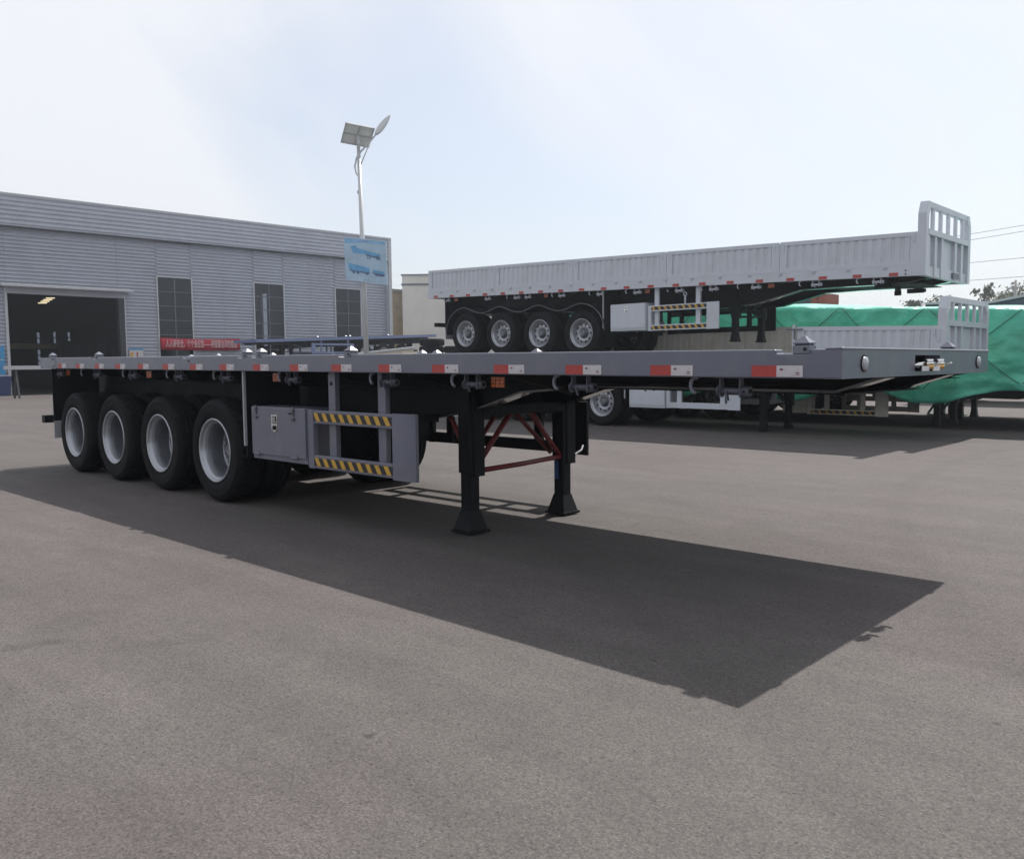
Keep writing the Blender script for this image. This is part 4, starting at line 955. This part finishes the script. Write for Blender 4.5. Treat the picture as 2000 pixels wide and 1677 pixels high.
# ------------------------------------------------------------------ buildings beyond
ob = thing('old_store', 'weathered ochre plaster store beyond the end of the workshop', 'building', (-62, 47, 0))
b = MB().box(-5, 0, -8, 1.6, 0, 8.3); b.build('wall', 'oldwall', ob); MB().box(-5.2, .25, -8.2, 1.85, 8.3, 8.55).build('parapet', 'concrete', ob)
MB().box(-4, -1, -6, -2, 8.55, 10.2).build('roof_tank_room', 'beige', ob); MB().box(-4.1, -.9, -6.1, -1.9, 10.2, 10.32).build('tank_room_roof', 'trim', ob)
q = at_depth(785, 538, 78); bb = thing('cream_building', 'plain cream building with flat parapet behind the stacked trailers', 'building', (q.x, q.y, 0))
d1 = Vector((.75, .66, 0)).normalized(); rz = math.atan2(d1.y, d1.x); bb.rotation_euler = (0, 0, rz)
MB().box(0, 34, 0, 14, 0, q.z-.9).build('wall', 'beige', bb); MB().box(-.08, 34.1, -.08, 14.1, q.z-.9, q.z-.75).build('string_course', 'mullion', bb); MB().box(0, 34, 0, 14, q.z-.75, q.z).build('parapet', 'beige', bb)
MB().box(-.1, 34.1, -.12, 14.1, q.z, q.z+.1).build('coping', 'mullion', bb)

# ------------------------------------------------------------------ vehicles and bodies behind the tarpaulin
q0, q1 = on_y(1528, 568, 30), on_y(1584, 600, 30)
cb = thing('container_body', 'dark navy box body standing behind the green tarpaulin', 'container', ((q0.x+q1.x)/2, 31, 0))
wd = (q1.x-q0.x)/2+.02
MB().box(-wd, wd, -1, .6, 1.0, q0.z).build('box_body', 'navy', cb); 
for k in range(4): MB().box(-wd+.06+k*wd*.5, -wd+.12+k*wd*.5, -1.03, -1, 1.0, q0.z-.05).build('rib', 'navy', cb)
for x in (-wd+.25, wd-.25):
    for y in (-.5, .3): MB().cyl((x-.15, y, .5), (x+.15, y, .5), .5, 20).build('wheel', 'rubber', cb)
MB().box(-wd+.2, wd-.2, -.9, .5, .7, 1.0).build('chassis', 'black', cb)
q0 = on_y(1586, 577, 30); q1 = on_y(1612, 600, 30); wd = (q1.x-q0.x)
rb = thing('tipper_body', 'rust red tipper body with a notched top behind the tarpaulin', 'truck body', (q0.x+wd/2+.02, 31, 0))
MB().box(-wd/2, wd/2, -1, .2, 1.0, q0.z-.1).build('body', 'rust', rb); MB().box(-wd/2-.03, -wd/2+.2, -1.05, .2, q0.z-.25, q0.z).box(wd/2-.25, wd/2+.03, -1.05, .2, q0.z-.3, q0.z+.05).box(-wd/2-.02, wd/2+.02, -1.06, .2, q0.z-.36, q0.z-.25).build('top_rail', 'rust', rb)
for x in (-wd/2+.1, wd/2-.1): MB().cyl((x-.12, -.4, .5), (x+.12, -.4, .5), .5, 18).build('wheel', 'rubber', rb)
MB().box(-wd/2+.1, wd/2-.1, -.9, .1, .6, 1.0).build('chassis', 'black', rb)
q0, q1, q2 = on_y(1845, 600, 26), on_y(1938, 592, 26), on_y(1998, 577, 26)
dt = thing('covered_wagon', 'dark navy wagon with a pale arched roof behind the tarpaulin', 'wagon', (q1.x, 27, 0))
pr = [(q0.x-q1.x-.6, 1.0), (4.2, 1.0), (4.2, q2.z-.1), (1.6, q2.z+.02), (q2.x-q1.x, q2.z-.05), (0, q1.z), (q0.x-q1.x-.6, q0.z+.12)]
MB().prism(pr, 'y', -1, 1.4).build('body', 'navy', dt)
rf = MB()
for a_, b__ in zip(pr[2:-1], pr[3:]): rf.bar((a_[0], .2, a_[1]+.03), (b__[0], .2, b__[1]+.03), 2.6, .07)
rf.build('roof', 'trim', dt)
for x in (-1.0, 3): MB().cyl((x, -.9, .5), (x, -.6, .5), .5, 20).cyl((x, .9, .5), (x, 1.2, .5), .5, 20).build('wheel', 'rubber', dt)
MB().box(-1.8, 4, -.8, 1.2, .6, 1.02).build('chassis', 'black', dt)

# ------------------------------------------------------------------ trees and power line
def tree(px, ytop, dist, rx, hcrown, label, m, nleaf=1500, clumps=16, sparse=False, ls=.16):
    q = at_depth(px, ytop, dist); H = q.z
    t = thing('tree', label, 'tree', (q.x, q.y, 0), 0, 'trees along the yard edge')
    b = MB(); b.tube([(0,0,0), (.1,.05,H*.4), (.02,-.05,H*.75), (0,0,H*.95)], [.16, .12, .07, .02], 8)
    cs = []
    for k in range(clumps):
        a = random.random()*6.28; rr = rx*math.sqrt(random.random())*(.85); z = H-hcrown*(random.random()**.8)
        f = 1-.5*max(0, (z-(H-hcrown*.35))/(hcrown*.35)); c = Vector((rr*f*math.cos(a), rr*f*math.sin(a), z)); cs.append(c)
        b.tube([(0, 0, max(.4*H, z-hcrown*.45)), (c.x*.5, c.y*.5, z-.25), tuple(c)], [.05, .03, .01], 5)
    b.build('trunk', 'bark', t)
    lf = MB(); cr = rx*(.24 if sparse else .34)
    for k in range(nleaf):
        c = random.choice(cs); v = Vector((random.gauss(0,1), random.gauss(0,1), random.gauss(0,.8))); p = c+v*cr*.55
        if p.z > H+.1: p.z = H-random.random()*.3
        n_ = Vector((random.gauss(0,1), random.gauss(0,1), random.gauss(.4,1))).normalized(); a = n_.orthogonal().normalized(); b2 = n_.cross(a); s = ls*random.uniform(.6, 1.3)
        lf.add([p-a*s*.5, p+b2*s*.28, p+a*s*.6, p-b2*s*.28], [(0,1,2,3)])
    lf.build('crown', m, t)
tree(1923, 545, 58, .85, 2.4, 'slim young tree with sparse leaves rising above the grey headboard', 'leaf', 520, 12, True, .24)
tree(1862, 577, 62, 2.0, 3.4, 'rounded bushy tree partly hidden by the grey headboard', 'leaf', 2600, 20, False, .26)
tree(1785, 589, 62, 1.3, 2.2, 'low dark tree just above the tarpaulin edge', 'leaf', 1800, 12, False, .22)
tree(1985, 551, 70, 3.0, 5, 'broad pale green tree behind the power pole', 'leaf2', 4200, 26, False, .28)
tree(1948, 575, 72, 1.8, 3.2, 'pale green bushy tree between the young tree and the power pole', 'leaf2', 2200, 16, False, .26)
tree(2060, 556, 74, 3.4, 5.5, 'wide pale green tree beyond the power pole', 'leaf2', 3500, 24, False, .3)
def pole_at(px, py, d, label):
    q = at_depth(px, py, d); p = thing('power_pole', label, 'power pole', (q.x, q.y, 0), 0, 'power poles'); H = q.z
    MB().tube([(0,0,0), (0,0,H)], [.14, .09], 10).build('pole', 'concrete', p); MB().bar((-.7, .6, H-.6), (.7, -.6, H-.6), .08, .1).bar((-.5,.45,H-1.3),(.5,-.45,H-1.3),.08,.1).build('cross_arm', 'concrete', p)
    return q
pole_at(1984, 547, 66, 'thin grey power pole with cross arms among the pale trees')
def wire(a, b, sag, r=.012, lab=''):
    n = 14; pts = [a+(b-a)*(k/n)+Vector((0,0,-sag*4*(k/n)*(1-k/n))) for k in range(n+1)]
    c = pts[0].copy(); o = MB().tube([p-c for p in pts], r, 5).build('power_cable', 'cable', loc=c); tag(o, lab, 'cable', 'overhead cables'); return o
for (ya, yb_, lb) in ((496, 427, 'topmost'), (507, 439, 'second highest'), (528, 499, 'third highest'), (556, 538, 'lowest long')):
    wire(at_depth(1560, ya+8, 70), at_depth(2120, yb_-8, 44), .15, .014, lb+' thin overhead cable crossing the sky beyond the headboard')
wire(at_depth(1960, 575, 66), at_depth(1985, 549, 66), 0, .02, 'short slanting stay cable running up to the power pole top')
bpy.context.view_layer.update()
# ------------------------------------------------------------------ thin haze added to imitate the veiling glare of the lens
hm_ = bpy.data.materials.new('glare_haze'); hm_.use_nodes = True; n = hm_.node_tree.nodes; n.remove(n['Principled BSDF'])
pv = n.new('ShaderNodeVolumePrincipled'); pv.inputs['Color'].default_value = (.86, .93, 1, 1); pv.inputs['Density'].default_value = .0018; pv.inputs['Anisotropy'].default_value = .8
hm_.node_tree.links.new(pv.outputs[0], n['Material Output'].inputs['Volume']); M['glare_haze'] = hm_
MB().box(-410, 410, -410, 410, -1, 13).build('glare_haze', 'glare_haze', kind='stuff')
